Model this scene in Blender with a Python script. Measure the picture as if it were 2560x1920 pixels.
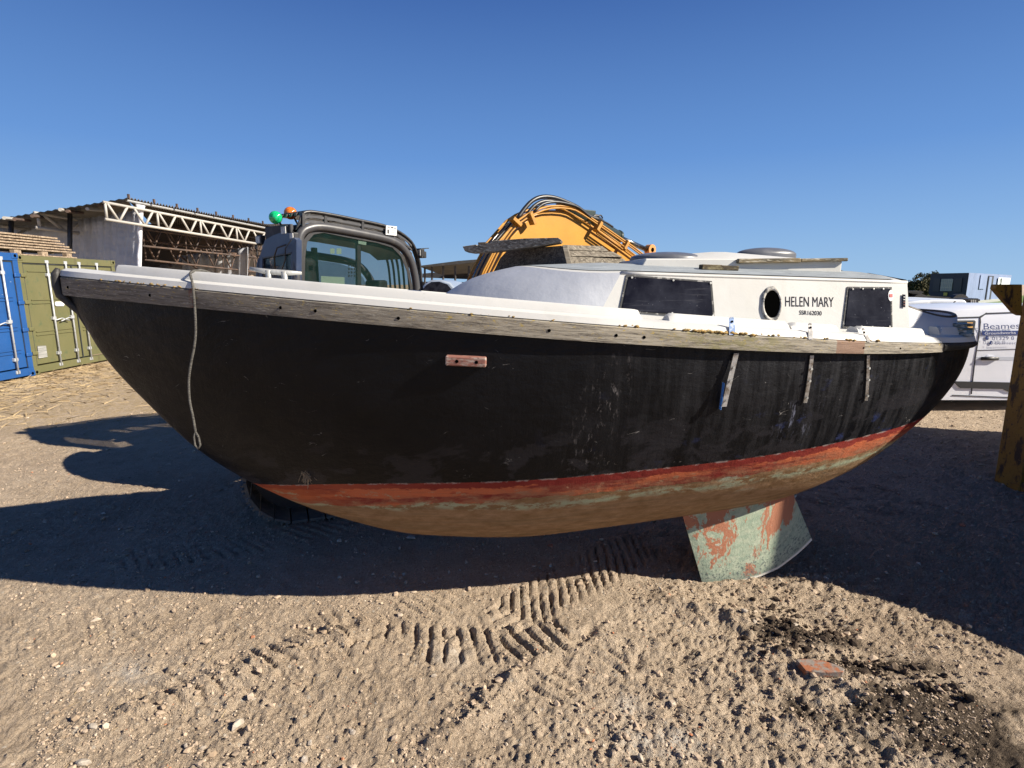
import bpy, math, random
import numpy as np
from mathutils import Vector, Matrix, Euler
random.seed(7); rng = np.random.default_rng(7)
for o in list(bpy.data.objects): bpy.data.objects.remove(o)
SC = bpy.context.scene; COL = SC.collection
R = math.radians
# ------------------------------------------------------------------ camera, sky, sun, exposure
PITCH = R(10.12); CAMZ = 2.05; FPX = 1400.0
cam = bpy.data.cameras.new('camera'); co = bpy.data.objects.new('camera', cam); COL.objects.link(co)
cam.sensor_fit = 'HORIZONTAL'; cam.sensor_width = 36; cam.lens = 36*FPX/2560
cam.clip_start = .05; cam.clip_end = 3000
co.location = (0, 0, CAMZ); co.rotation_euler = (math.pi/2-PITCH, 0, 0)
SC.camera = co
SUN = Vector((1.5, -.42, .98)).normalized()          # towards the sun
w = bpy.data.worlds.new('World'); SC.world = w; w.use_nodes = True
nt = w.node_tree; bg = nt.nodes['Background']; sk = nt.nodes.new('ShaderNodeTexSky')
sk.sky_type = 'NISHITA'; sk.sun_disc = False
sk.sun_elevation = math.asin(SUN.z); sk.sun_rotation = math.atan2(SUN.x, SUN.y)
sk.altitude = 0; sk.air_density = 1.0; sk.dust_density = .35; sk.ozone_density = 2.6
tcw = nt.nodes.new('ShaderNodeTexCoord'); spw = nt.nodes.new('ShaderNodeSeparateXYZ'); nt.links.new(tcw.outputs['Generated'], spw.inputs[0])
crw = nt.nodes.new('ShaderNodeValToRGB'); nt.links.new(spw.outputs[2], crw.inputs[0])
els = crw.color_ramp.elements                          # clear spring sky: pale at the horizon, deep blue overhead
els[0].position = 0; els[0].color = (3.3, 5.5, 8.2, 1)
els[1].position = 1; els[1].color = (.14, .45, 1.8, 1)
for ps_, cl_ in ((.09, (2.35, 4.4, 7.8)), (.20, (1.35, 3.1, 6.9)), (.41, (.56, 1.5, 4.4)), (.62, (.26, .8, 2.7))):
    e_ = els.new(ps_); e_.color = (*cl_, 1)
mxw = nt.nodes.new('ShaderNodeMix'); mxw.data_type = 'RGBA'; mxw.inputs[0].default_value = .93
nt.links.new(sk.outputs[0], mxw.inputs[6]); nt.links.new(crw.outputs[0], mxw.inputs[7])
nt.links.new(mxw.outputs[2], bg.inputs[0]); bg.inputs[1].default_value = .05
sl = bpy.data.lights.new('sun', 'SUN'); sl.energy = 5.0; sl.angle = R(.53); sl.color = (1, .915, .78)
so = bpy.data.objects.new('sun', sl); COL.objects.link(so)
so.rotation_euler = SUN.to_track_quat('Z', 'Y').to_euler(); so.location = (8, -4, 9)
SC.view_settings.view_transform = 'Standard'; SC.view_settings.look = 'None'
SC.view_settings.gamma = 1; SC.view_settings.exposure = 1.0
SC.cycles.max_bounces = 6

# ------------------------------------------------------------------ helpers
CP, SP = math.cos(PITCH), math.sin(PITCH)
def ray(px, py):
    u = (px-1280)/FPX; v = (py-960)/FPX
    return Vector((u, CP-v*SP, -SP-v*CP))
def at(px, py, Y):                                     # real point seen at photo pixel, Y metres ahead
    d = ray(px, py); return Vector((0, 0, CAMZ)) + d*(Y/d.y)
def onp(px, py, Q, n):                                 # point of the plane (Q, n)
    d = ray(px, py); C = Vector((0, 0, CAMZ)); return C + d*((Q-C).dot(n)/d.dot(n))
def gp(px, py, z=0): return onp(px, py, Vector((0, 0, z)), Vector((0, 0, 1)))

class MB:
    def __init__(s): s.v = []; s.f = []; s.uv = None
    def add(s, v, f):
        n = len(s.v); s.v += [tuple(p) for p in v]; s.f += [tuple(i+n for i in q) for q in f]; return s
    def box(s, a, b):
        x0, y0, z0 = a; x1, y1, z1 = b
        return s.add([(x0,y0,z0),(x1,y0,z0),(x1,y1,z0),(x0,y1,z0),(x0,y0,z1),(x1,y0,z1),(x1,y1,z1),(x0,y1,z1)],
                     [(0,3,2,1),(4,5,6,7),(0,1,5,4),(1,2,6,5),(2,3,7,6),(3,0,4,7)])
    def obox(s, c, X, Y, Z):                            # centre and three half-axis vectors
        c = Vector(c); X = Vector(X); Y = Vector(Y); Z = Vector(Z); v = []
        for k in (-1, 1):
            for i, j in ((-1,-1),(1,-1),(1,1),(-1,1)): v.append(c+X*i+Y*j+Z*k)
        return s.add(v, [(0,3,2,1),(4,5,6,7),(0,1,5,4),(1,2,6,5),(2,3,7,6),(3,0,4,7)])
    def prism(s, poly, d):                              # polygon (3D points) pushed along d
        d = Vector(d); n = len(poly); P = [Vector(p) for p in poly]
        return s.add(P+[p+d for p in P], [tuple(range(n)), tuple(range(2*n-1, n-1, -1))] +
                     [(i, i+n, (i+1) % n+n, (i+1) % n) for i in range(n)])
    def bar(s, a, b, w, h=None, up=(0, 0, 1)):
        a = Vector(a); b = Vector(b); h = h or w; t = (b-a); L = t.length; t.normalize()
        x = t.cross(Vector(up));
        if x.length < 1e-4: x = Vector((1, 0, 0))
        x.normalize(); y = x.cross(t)
        return s.obox((a+b)/2, t*L/2, x*w/2, y*h/2)
    def tube(s, pts, r, n=8, cap=True):
        P = [Vector(p) for p in pts]; rr = r if hasattr(r, '__len__') else [r]*len(P)
        vs = []; fs = []; px = None
        for i, p in enumerate(P):
            t = (P[min(i+1, len(P)-1)]-P[max(i-1, 0)]).normalized()
            if px is None: px = t.orthogonal().normalized()
            px = (px-t*px.dot(t)).normalized(); py = t.cross(px)
            for k in range(n):
                a = 2*math.pi*k/n; vs.append(p+(px*math.cos(a)+py*math.sin(a))*rr[i])
        for i in range(len(P)-1):
            for k in range(n):
                a = i*n+k; b = i*n+(k+1) % n; fs.append((a, b, b+n, a+n))
        if cap: fs += [tuple(range(n-1, -1, -1)), tuple(range(len(vs)-n, len(vs)))]
        return s.add(vs, fs)
    def build(s, name, mat, parent=None, smooth=False, bevel=0, seg=2, world=True, auto=None):
        me = bpy.data.meshes.new(name)
        v = s.v
        if parent is not None and world:
            mi = wm(parent).inverted(); v = [tuple(mi @ Vector(p)) for p in v]
        me.from_pydata(v, [], s.f); me.materials.append(mat)
        o = bpy.data.objects.new(name, me); COL.objects.link(o)
        if parent is not None: o.parent = parent
        import bmesh
        bm = bmesh.new(); bm.from_mesh(me); bmesh.ops.recalc_face_normals(bm, faces=bm.faces); bm.to_mesh(me); bm.free()
        if smooth: me.polygons.foreach_set('use_smooth', [True]*len(me.polygons))
        if bevel:
            m = o.modifiers.new('bevel', 'BEVEL'); m.width = bevel; m.segments = seg; m.limit_method = 'ANGLE'; m.angle_limit = R(35)
            if not smooth:
                me.polygons.foreach_set('use_smooth', [True]*len(me.polygons)); m.harden_normals = True
        return o
def wm(o):
    m = Matrix.LocRotScale(o.location, o.rotation_euler, o.scale)
    return wm(o.parent) @ m if o.parent else m
def tag(o, label=None, cat=None, group=None, kind=None):
    if label: o['label'] = label
    if cat: o['category'] = cat
    if group: o['group'] = group
    if kind: o['kind'] = kind
    return o
def thing(name, label, cat, loc=(0, 0, 0), rot=(0, 0, 0), group=None):
    o = bpy.data.objects.new(name, None); COL.objects.link(o); o.location = loc; o.rotation_euler = rot
    o.empty_display_size = .1
    return tag(o, label, cat, group)
def pchip(x, y, xq):
    x = np.array(x, float); y = np.array(y, float); xq = np.asarray(xq, float); h = np.diff(x); d = np.diff(y)/h
    m = np.zeros_like(y)
    for i in range(1, len(x)-1):
        if d[i-1]*d[i] > 0:
            w1 = 2*h[i]+h[i-1]; w2 = h[i]+2*h[i-1]; m[i] = (w1+w2)/(w1/d[i-1]+w2/d[i])
    m[0] = d[0]; m[-1] = d[-1]
    i = np.clip(np.searchsorted(x, xq)-1, 0, len(h)-1); t = (xq-x[i])/h[i]
    return (2*t**3-3*t**2+1)*y[i]+(t**3-2*t**2+t)*h[i]*m[i]+(-2*t**3+3*t**2)*y[i+1]+(t**3-t**2)*h[i]*m[i+1]

# ------------------------------------------------------------------ materials
def M(name, base, rough=.6, metal=0, layers=(), bump=(), coord='Object', spec=.5, alpha=None, trans=0, emit=None):
    m = bpy.data.materials.new(name); m.use_nodes = True; n = m.node_tree.nodes; l = m.node_tree.links
    b = n['Principled BSDF']; b.inputs['Roughness'].default_value = rough; b.inputs['Metallic'].default_value = metal
    b.inputs['Specular IOR Level'].default_value = spec
    tc = n.new('ShaderNodeTexCoord'); src = tc.outputs[coord]
    col = n.new('ShaderNodeRGB'); col.outputs[0].default_value = (*base, 1); cur = col.outputs[0]
    def noise(scale, detail=6, rg=.6, dist=0):
        mp = n.new('ShaderNodeMapping'); l.new(src, mp.inputs[0])
        if hasattr(scale, '__len__'): mp.inputs['Scale'].default_value = scale
        else: mp.inputs['Scale'].default_value = (scale,)*3
        mp.inputs['Location'].default_value = (random.random()*9, random.random()*9, random.random()*9)
        t = n.new('ShaderNodeTexNoise'); t.inputs['Scale'].default_value = 1; t.inputs['Detail'].default_value = detail
        t.inputs['Roughness'].default_value = rg; t.inputs['Distortion'].default_value = dist
        l.new(mp.outputs[0], t.inputs['Vector']); return t.outputs['Fac']
    for L in layers:                                    # (scale, colour, lo, hi[, max])
        f = noise(L[0]); mr = n.new('ShaderNodeMapRange'); l.new(f, mr.inputs[0])
        mr.inputs[1].default_value = L[2]; mr.inputs[2].default_value = L[3]
        mr.inputs[4].default_value = L[4] if len(L) > 4 else 1
        mx = n.new('ShaderNodeMix'); mx.data_type = 'RGBA'; l.new(mr.outputs[0], mx.inputs[0])
        l.new(cur, mx.inputs[6]); mx.inputs[7].default_value = (*L[1], 1); cur = mx.outputs[2]
    l.new(cur, b.inputs['Base Color'])
    prev = None
    for B in bump:                                      # (scale, distance[, detail])
        bp_ = n.new('ShaderNodeBump'); bp_.inputs['Distance'].default_value = B[1]; bp_.inputs['Strength'].default_value = 1
        l.new(noise(B[0], B[2] if len(B) > 2 else 5), bp_.inputs['Height'])
        if prev: l.new(prev, bp_.inputs['Normal'])
        prev = bp_.outputs[0]
    if prev: l.new(prev, b.inputs['Normal'])
    if trans: b.inputs['Transmission Weight'].default_value = trans
    if alpha is not None: b.inputs['Alpha'].default_value = alpha
    return m
class G:                                                # tiny node-graph helper for the custom materials
    def __init__(s, name):
        s.m = bpy.data.materials.new(name); s.m.use_nodes = True; s.n = s.m.node_tree.nodes; s.l = s.m.node_tree.links
        s.b = s.n['Principled BSDF']
    def _in(s, sock, v):
        if v is None: return
        if hasattr(v, 'is_output') or isinstance(v, bpy.types.NodeSocket): s.l.new(v, sock)
        else: sock.default_value = v
    def math(s, op, a, b=None, c=None, clamp=False):
        t = s.n.new('ShaderNodeMath'); t.operation = op; t.use_clamp = clamp
        s._in(t.inputs[0], a); s._in(t.inputs[1], b); s._in(t.inputs[2], c); return t.outputs[0]
    def noise(s, vec, scale, detail=6, rg=.6, loc=0, dist=0):
        mp = s.n.new('ShaderNodeMapping'); s.l.new(vec, mp.inputs[0])
        mp.inputs['Scale'].default_value = scale if hasattr(scale, '__len__') else (scale,)*3
        mp.inputs['Location'].default_value = (loc, loc*1.7, loc*.3)
        t = s.n.new('ShaderNodeTexNoise'); t.inputs['Scale'].default_value = 1; t.inputs['Detail'].default_value = detail
        t.inputs['Roughness'].default_value = rg; t.inputs['Distortion'].default_value = dist
        s.l.new(mp.outputs[0], t.inputs['Vector']); return t.outputs['Fac']
    def rng(s, v, a, b, c=0, d=1):
        t = s.n.new('ShaderNodeMapRange'); s._in(t.inputs[0], v)
        for i, q in enumerate((a, b, c, d)): t.inputs[i+1].default_value = q
        return t.outputs[0]
    def mix(s, f, a, b):
        t = s.n.new('ShaderNodeMix'); t.data_type = 'RGBA'; s._in(t.inputs[0], f)
        for i, q in ((6, a), (7, b)):
            if isinstance(q, tuple): t.inputs[i].default_value = (*q, 1)
            else: s.l.new(q, t.inputs[i])
        return t.outputs[2]
    def bump(s, h, dist, prev=None):
        t = s.n.new('ShaderNodeBump'); t.inputs['Distance'].default_value = dist; s.l.new(h, t.inputs['Height'])
        if prev: s.l.new(prev, t.inputs['Normal'])
        return t.outputs[0]

white = M('white_gelcoat', (.52, .515, .49), .5, layers=[(3, (.44, .43, .39), .48, .75, .7), ((3, 3, .6), (.36, .33, .27), .6, .8, .5), (60, (.25, .24, .2), .70, .75, .7)], bump=[(90, .0003), (5, .002)])
white_deck = M('worn_white_paint', (.53, .525, .505), .5, layers=[(4, (.44, .435, .40), .5, .75, .7), ((14, 40, 40), (.16, .13, .09), .69, .74, .9)], bump=[(60, .0004)])
white_front = M('shade_toned_white_paint', (.33, .35, .40), .55, layers=[(2.5, (.26, .275, .31), .45, .8, .7), (26, (.12, .12, .14), .72, .74), ((9, 9, 30), (.3, .3, .33), .68, .72, .8)], bump=[(70, .0004), (3, .01)])  # cabin front's shade put into a darker, bluish copy of the white
nonslip = M('grey_nonslip_deck_paint', (.22, .245, .265), .8, layers=[((6, 22, 6), (.30, .33, .35), .45, .65), ((10, 60, 10), (.60, .62, .62), .66, .72), (14, (.10, .11, .12), .62, .8, .8)], bump=[(160, .001)])
black_glass = M('black_acrylic_window', (.006, .006, .011), .25, spec=.12, layers=[(5, (.035, .037, .05), .4, .8), (75, (.35, .35, .38), .68, .73, .8), ((4, 4, 60), (.06, .06, .07), .6, .7, .6)], bump=[(40, .0006)])
dark_hole = M('painted_hole_shade', (.0015, .0015, .0015), .9, spec=0)  # flat black stands in for the shade inside holes
raw_edge = M('raw_laminate_edge', (.42, .40, .36), .8, layers=[(22, (.08, .08, .08), .5, .58), (60, (.7, .7, .68), .6, .65)], bump=[(50, .003)])
rubber = M('black_rubber', (.018, .017, .016), .55, layers=[(18, (.05, .045, .04), .5, .7), (70, (.2, .2, .2), .72, .76, .6)], bump=[(40, .003)])
steel = M('stainless_strip', (.42, .40, .38), .45, .8, layers=[(30, (.16, .13, .1), .45, .65), (8, (.5, .5, .48), .5, .7, .6)], bump=[(60, .001)])
steel_blue = M('bright_protective_film', (.30, .42, .66), .35, .3, layers=[(40, (.62, .68, .75), .5, .6)])
blue_tape = M('blue_tape', (.05, .2, .6), .5, layers=[(50, (.3, .45, .75), .55, .65)])
galv = M('galvanised_casting', (.46, .46, .44), .5, .4, layers=[(18, (.3, .3, .29), .45, .65), (50, (.62, .62, .6), .6, .7, .6)], bump=[(50, .002)])
letter = M('black_lettering', (.012, .012, .02), .5, spec=.1)
rope_m = M('weathered_rope', (.10, .095, .085), .9, layers=[((60, 60, 200), (.04, .036, .032), .45, .6)], bump=[((90, 90, 260), .004)])
rust = M('rusty_steel', (.16, .075, .04), .85, layers=[(12, (.07, .035, .02), .4, .6), (30, (.3, .13, .06), .6, .7)], bump=[(60, .002)])
rust_plate = M('weathered_red_block', (.24, .10, .075), .8, layers=[((10, 40, 40), (.36, .30, .26), .5, .6), (40, (.12, .06, .05), .55, .65)], bump=[((15, 60, 60), .003)])
def wood(name, base, dark, light, sc=(3, 45, 45), extra=()):
    return M(name, base, .85, layers=[(sc, dark, .42, .6), (tuple(q*2.2 for q in sc), light, .52, .64), (tuple(q*3 for q in sc), dark, .6, .7, .8)] + list(extra), bump=[(sc, .004), (tuple(q*3 for q in sc), .003)])
board = wood('grey_weathered_board', (.17, .145, .11), (.07, .057, .042), (.27, .24, .19))
shade_toned_board = wood('shade_toned_weathered_board', (.10, .075, .055), (.035, .025, .02), (.17, .14, .11))  # board wood darkened to carry the shade of the locker's left face
strake_w = None
pallet_w = wood('pale_pallet_timber', (.32, .24, .165), (.15, .105, .07), (.42, .34, .24), (2, 20, 20))
yellow = M('machine_yellow_paint', (.50, .235, .022), .42, layers=[(3, (.45, .205, .02), .4, .7), (24, (.40, .18, .03), .66, .74, .6)], bump=[(30, .0008)])
yellow2 = M('dirty_machine_yellow', (.43, .20, .02), .55, layers=[(12, (.30, .14, .03), .52, .7, .8)], bump=[(40, .001)])
black_m = M('black_machine_paint', (.022, .022, .024), .4, layers=[(14, (.06, .055, .05), .5, .75, .8)], bump=[(30, .0006)])
grey_tube = M('dark_grey_frame_paint', (.055, .055, .06), .38, layers=[(9, (.10, .095, .09), .5, .75, .8)])
navy_panel = M('navy_cab_panel', (.028, .045, .095), .35, layers=[(6, (.05, .07, .12), .5, .75, .7)])
cyl_m = M('green_black_cylinder', (.035, .05, .045), .35, .2)
chrome = M('chromed_rod', (.25, .24, .22), .25, 1)
hose_m = M('black_hose', (.018, .018, .02), .4)
def glass(name, col, a, rough=.04):
    return M(name, col, rough, alpha=a, spec=.8, layers=[(7, tuple(min(1, q*2.0) for q in col), .5, .7, .7), (60, (.02, .02, .02), .66, .7, .8)])
cab_glass = glass('green_tinted_glass', (.008, .022, .020), .36)
paper = M('pale_green_paper', (.45, .66, .52), .7)
seat_m = M('dark_interior', (.02, .022, .026), .7, layers=[(8, (.05, .05, .055), .5, .7)])

# hull paint: UV u = metres along the boat, v = girth metres above the waterline
def hull_material():
    g = G('aged_hull_paint'); tc = g.n.new('ShaderNodeTexCoord'); uv = tc.outputs['UV']
    sp = g.n.new('ShaderNodeSeparateXYZ'); g.l.new(uv, sp.inputs[0]); U, V = sp.outputs[0], sp.outputs[1]
    n1 = g.noise(uv, (2.2, 3, 1), 7, .65); n2 = g.noise(uv, (9, 16, 1), 8, .7, 3); n3 = g.noise(uv, (45, 60, 1), 5, .7, 5)
    ns = g.noise(uv, (1.4, 26, 1), 7, .7, 8)            # streaks along the hull
    nv = g.noise(uv, (16, 1.6, 1), 7, .75, 11)          # streaks down the hull
    # topsides
    top = g.mix(g.rng(n1, .38, .68), (.0020, .0022, .0033), (.0048, .0050, .0068))
    aft = g.rng(U, 2.6, 4.6)
    top = g.mix(g.math('MULTIPLY', g.rng(nv, .44, .70), g.math('MULTIPLY', aft, .75)), top, (.040, .040, .044))
    low = g.rng(V, .45, .12)
    patch = g.math('MULTIPLY', g.rng(g.noise(uv, (3.2, 5, 1), 9, .6, 21, .4), .52, .56), low)
    top = g.mix(g.math('MULTIPLY', patch, .75), top, (.021, .020, .024))
    navy = g.math('MULTIPLY', g.rng(g.noise(uv, (5, 5, 1), 8, .7, 31), .6, .66), g.math('MULTIPLY', aft, g.rng(V, .6, .2)))
    top = g.mix(navy, top, (.018, .025, .07))
    sc = g.math('MULTIPLY', g.rng(n3, .70, .74), g.rng(n1, .5, .62))
    top = g.mix(sc, top, (.22, .21, .2))
    # pale vertical scuffs in two areas
    for (uc, wd, vc, vh, vec, lo, hi, colr, st) in ((3.05, .16, .30, .5, (34, 12, 1), .56, .68, (.13, .12, .12), .8), (4.25, .18, .22, .14, (46, 7, 1), .56, .66, (.16, .17, .23), .9), (5.35, .2, .67, .05, (40, 40, 1), .56, .62, (.45, .55, .78), .9), (4.95, .07, .62, .09, (40, 16, 1), .56, .64, (.10, .14, .30), .8)):
        d = g.math('ABSOLUTE', g.math('SUBTRACT', g.math('ADD', U, g.math('MULTIPLY', V, -.25)), uc-.25*vc))
        e = g.math('ABSOLUTE', g.math('SUBTRACT', V, vc))
        f = g.math('MULTIPLY', g.rng(d, wd, wd*.3), g.rng(e, vh, vh*.5))
        f = g.math('MULTIPLY', f, g.rng(g.noise(uv, vec, 6, .75, uc), lo, hi))
        top = g.mix(g.math('MULTIPLY', f, st), top, colr)
    # long hairline scratches
    wv = g.rng(g.math('ABSOLUTE', g.math('SUBTRACT', g.noise(uv, (2.2, 3.4, 1), 3, .5, 44, .6), .5)), .0016, .0006)
    top = g.mix(g.math('MULTIPLY', wv, g.rng(n2, .56, .62)), top, (.2, .19, .18))
    # bottom paints
    och = g.mix(g.rng(n2, .35, .65), (.20, .115, .052), (.34, .22, .13))
    och = g.mix(g.math('MULTIPLY', g.rng(ns, .45, .7), .7), och, (.15, .11, .06))
    och = g.mix(g.rng(n3, .66, .72, 0, .6), och, (.06, .045, .03))
    gd = g.math('ABSOLUTE', g.math('ADD', V, g.math('ADD', .205, g.math('MULTIPLY', g.math('SUBTRACT', n1, .5), .16))))
    gr = g.math('MULTIPLY', g.rng(gd, .045, .005), g.rng(n2, .46, .53))
    gr = g.math('MULTIPLY', gr, g.rng(U, .9, 1.5))
    och = g.mix(gr, och, (.32, .35, .24))
    g2 = g.math('MULTIPLY', g.rng(g.noise(uv, (2.4, 7, 1), 9, .68, 61), .57, .61), g.math('MULTIPLY', g.rng(V, -.34, -.2), g.rng(U, 2.8, 3.6)))
    och = g.mix(g.math('MULTIPLY', g2, .8), och, (.36, .40, .30))
    red = g.mix(g.rng(g.noise(uv, (1.6, 9, 1), 8, .65, 71), .47, .53), (.20, .028, .022), (.47, .125, .055))
    bow = g.rng(U, 1.75, 1.35)
    red = g.mix(g.math('MULTIPLY', bow, .85), red, (.40, .105, .04))
    red = g.mix(g.rng(n3, .60, .7, 0, .6), red, (.33, .17, .11)); red = g.mix(g.rng(g.noise(uv, (3, 40, 1), 7, .75, 72), .55, .66, 0, .6), red, (.22, .10, .06)); red = g.mix(g.math('MULTIPLY', g.rng(n2, .56, .60), g.rng(V, -.04, -.10)), red, (.33, .24, .15))
    edge = g.math('ADD', V, g.math('MULTIPLY', g.math('SUBTRACT', g.noise(uv, (4, 8, 1), 9, .75, 81), .5), .20))
    edge = g.math('ADD', edge, g.rng(U, 2.6, 1.2, 0, .10)); bot = g.mix(g.rng(edge, -.150, -.135), och, red)
    fade = g.math('MULTIPLY', g.rng(edge, -.05, -.12), g.rng(n2, .38, .56))
    bot = g.mix(g.math('MULTIPLY', fade, g.rng(edge, -.14, -.13)), bot, (.30, .13, .075))
    e2 = g.math('ADD', V, g.math('MULTIPLY', g.math('SUBTRACT', n3, .5), .014))
    bot = g.mix(g.math('MULTIPLY', g.rng(g.math('ADD', V, g.math('MULTIPLY', g.math('SUBTRACT', n2, .5), .12)), -.052, -.044), g.rng(U, 1.5, 2.2, .5, .95)), bot, (.19, .024, .02))
    rim = g.math('MULTIPLY', g.rng(g.math('ABSOLUTE', g.math('ADD', e2, .002)), .008, .004), g.rng(n2, .5, .56))
    col = g.mix(g.rng(e2, -.0015, .0015), bot, top); col = g.mix(g.math('MULTIPLY', rim, .6), col, (.34, .30, .28))
    g.l.new(col, g.b.inputs['Base Color'])
    ro = g.math('ADD', g.rng(n2, .3, .7, .34, .52), g.rng(e2, 0, -.01, 0, .3)); g.l.new(ro, g.b.inputs['Roughness'])
    g.b.inputs['Specular IOR Level'].default_value = .16
    bm = g.bump(n1, .02); bm = g.bump(n3, .0016, bm); bm = g.bump(nv, .003, bm)
    g.l.new(bm, g.b.inputs['Normal']); return g.m
def fin_material():
    g = G('flaking_antifouling'); tc = g.n.new('ShaderNodeTexCoord'); uv = tc.outputs['UV']
    sp = g.n.new('ShaderNodeSeparateXYZ'); g.l.new(uv, sp.inputs[0]); U, V = sp.outputs[0], sp.outputs[1]
    a = g.noise(uv, (6.5, 3.6, 1), 10, .7, 2, .4); b = g.noise(uv, (16, 26, 1), 8, .7, 4); c = g.noise(uv, (60, 60, 1), 6, .7, 6)
    col = g.mix(g.rng(b, .4, .65), (.27, .34, .25), (.42, .46, .34))
    up = g.rng(V, .05, .3, -.05, .045)
    col = g.mix(g.rng(g.math('ADD', a, up), .545, .555), col, (.38, .155, .085))
    col = g.mix(g.rng(b, .64, .67), col, (.42, .44, .36))
    blk = g.math('MULTIPLY', g.rng(c, .53, .58), g.rng(V, .24, .08)); col = g.mix(g.math('MULTIPLY', blk, .85), col, (.05, .07, .08))
    col = g.mix(g.math('MULTIPLY', g.rng(V, .11, .0), .55), col, (.16, .19, .17))
    col = g.mix(g.rng(V, .022, .012), col, (.7, .68, .6))
    g.l.new(col, g.b.inputs['Base Color']); g.b.inputs['Roughness'].default_value = .8
    g.l.new(g.bump(c, .003, g.bump(a, .006)), g.b.inputs['Normal']); return g.m
def strake_material():
    g = G('bleached_rubbing_strake_timber'); tc = g.n.new('ShaderNodeTexCoord'); uv = tc.outputs['UV']
    sp = g.n.new('ShaderNodeSeparateXYZ'); g.l.new(uv, sp.inputs[0]); U, V = sp.outputs[0], sp.outputs[1]
    gr = g.noise(uv, (7, 90, 1), 8, .7, 1, .6); g2 = g.noise(uv, (22, 240, 1), 6, .7, 5, .5); lo = g.noise(uv, (1.2, 5, 1), 4, .6, 7)
    bow = g.rng(U, 3.0, 1.2)
    base = g.mix(bow, (.36, .325, .26), (.17, .15, .122))
    base = g.mix(g.rng(lo, .4, .7, 0, .6), base, (.31, .265, .195))
    col = g.mix(g.rng(gr, .36, .56), (.085, .072, .058), base)
    col = g.mix(g.rng(g2, .56, .64, 0, .75), col, (.42, .395, .34))
    mossd = g.rng(g.math('ABSOLUTE', g.math('SUBTRACT', U, 3.75)), .46, .2)
    moss = g.math('MULTIPLY', mossd, g.rng(g.noise(uv, (14, 30, 1), 8, .7, 9), .44, .58))
    col = g.mix(g.math('MULTIPLY', moss, .75), col, (.22, .20, .085))
    m2 = g.math('MULTIPLY', g.rng(g.noise(uv, (30, 60, 1), 6, .7, 19), .60, .63), g.rng(V, .05, .09))
    col = g.mix(m2, col, (.36, .27, .09))
    for uc, wd, cl in ((4.50, .10, (.16, .09, .06)), (5.62, .05, (.26, .15, .09)), (.93, .02, (.12, .05, .03))):
        f = g.rng(g.math('ABSOLUTE', g.math('SUBTRACT', U, uc)), wd, wd-.006)
        if uc < 1: f = g.math('MULTIPLY', f, g.rng(g.noise(uv, (60, 30, 1), 4, .6, 3), .45, .55))
        col = g.mix(g.math('MULTIPLY', f, .8), col, g.mix(gr, cl, tuple(q*1.9 for q in cl)))
    g.l.new(col, g.b.inputs['Base Color']); g.b.inputs['Roughness'].default_value = .85
    g.l.new(g.bump(g2, .0012, g.bump(gr, .002)), g.b.inputs['Normal']); return g.m
hull_m = hull_material(); fin_m = fin_material(); strake_m = strake_material()

# ------------------------------------------------------------------ ground
def vnoise(x, y, seed=0):
    xi = np.floor(x).astype(np.int64); yi = np.floor(y).astype(np.int64); xf = x-xi; yf = y-yi
    def h(a, b):
        n = (a*374761393+b*668265263+seed*1442695041) & 0xffffffff; n = ((n ^ (n >> 13))*1274126177) & 0xffffffff
        return ((n ^ (n >> 16)) & 0xffff)/65535.
    sx = xf*xf*(3-2*xf); sy = yf*yf*(3-2*yf)
    return (h(xi, yi)*(1-sx)+h(xi+1, yi)*sx)*(1-sy)+(h(xi, yi+1)*(1-sx)+h(xi+1, yi+1)*sx)*sy
def fbm(x, y, f, oct=4, seed=0, g=.5):
    s = 0; a = 1; t = 0
    for i in range(oct): s = s+a*vnoise(x*f, y*f, seed+i*17); t += a; a *= g; f *= 2.03
    return s/t-.5
def band(X, Y, pts, width, amp, pitch, skew=0., seed=3, wob=.011):
    """ribs pressed in by a tracked machine along a polyline of ground points"""
    out = np.zeros_like(X); P = [np.array((p[0], p[1])) for p in pts]; acc = 0
    x0 = min(p[0] for p in P)-width; x1 = max(p[0] for p in P)+width; y0 = min(p[1] for p in P)-width; y1 = max(p[1] for p in P)+width
    m = (X > x0) & (X < x1) & (Y > y0) & (Y < y1); x = X[m]; y = Y[m]
    best = np.full(x.shape, 9.); T = np.zeros_like(x); D = np.zeros_like(x)
    for a, b in zip(P[:-1], P[1:]):
        d = b-a; L = np.hypot(*d); d = d/L; t = np.clip((x-a[0])*d[0]+(y-a[1])*d[1], 0, L)
        qx = x-a[0]-d[0]*t; qy = y-a[1]-d[1]*t; r = np.hypot(qx, qy); s = qx*-d[1]+qy*d[0]
        k = r < best; best[k] = r[k]; T[k] = acc+t[k]; D[k] = s[k]; acc += L
    T = T+skew*D+wob*4*fbm(x, y, 3, 3, seed); e = np.clip((width/2-best)/.05, 0, 1)
    ph = (T/pitch) % 1; rib = np.where(ph < .32, -1., .45); ph2 = np.minimum(np.abs(ph-0), np.abs(ph-.32)); rib = rib*np.clip(ph2/.07, 0, 1)
    fade = np.clip(2.6*(fbm(x, y, 4.5, 3, seed+5)+.22), .0, 1)
    out[m] = rib*e*amp*fade*.72; return out
G0 = lambda px, py: tuple(gp(px, py))[:2]
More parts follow.
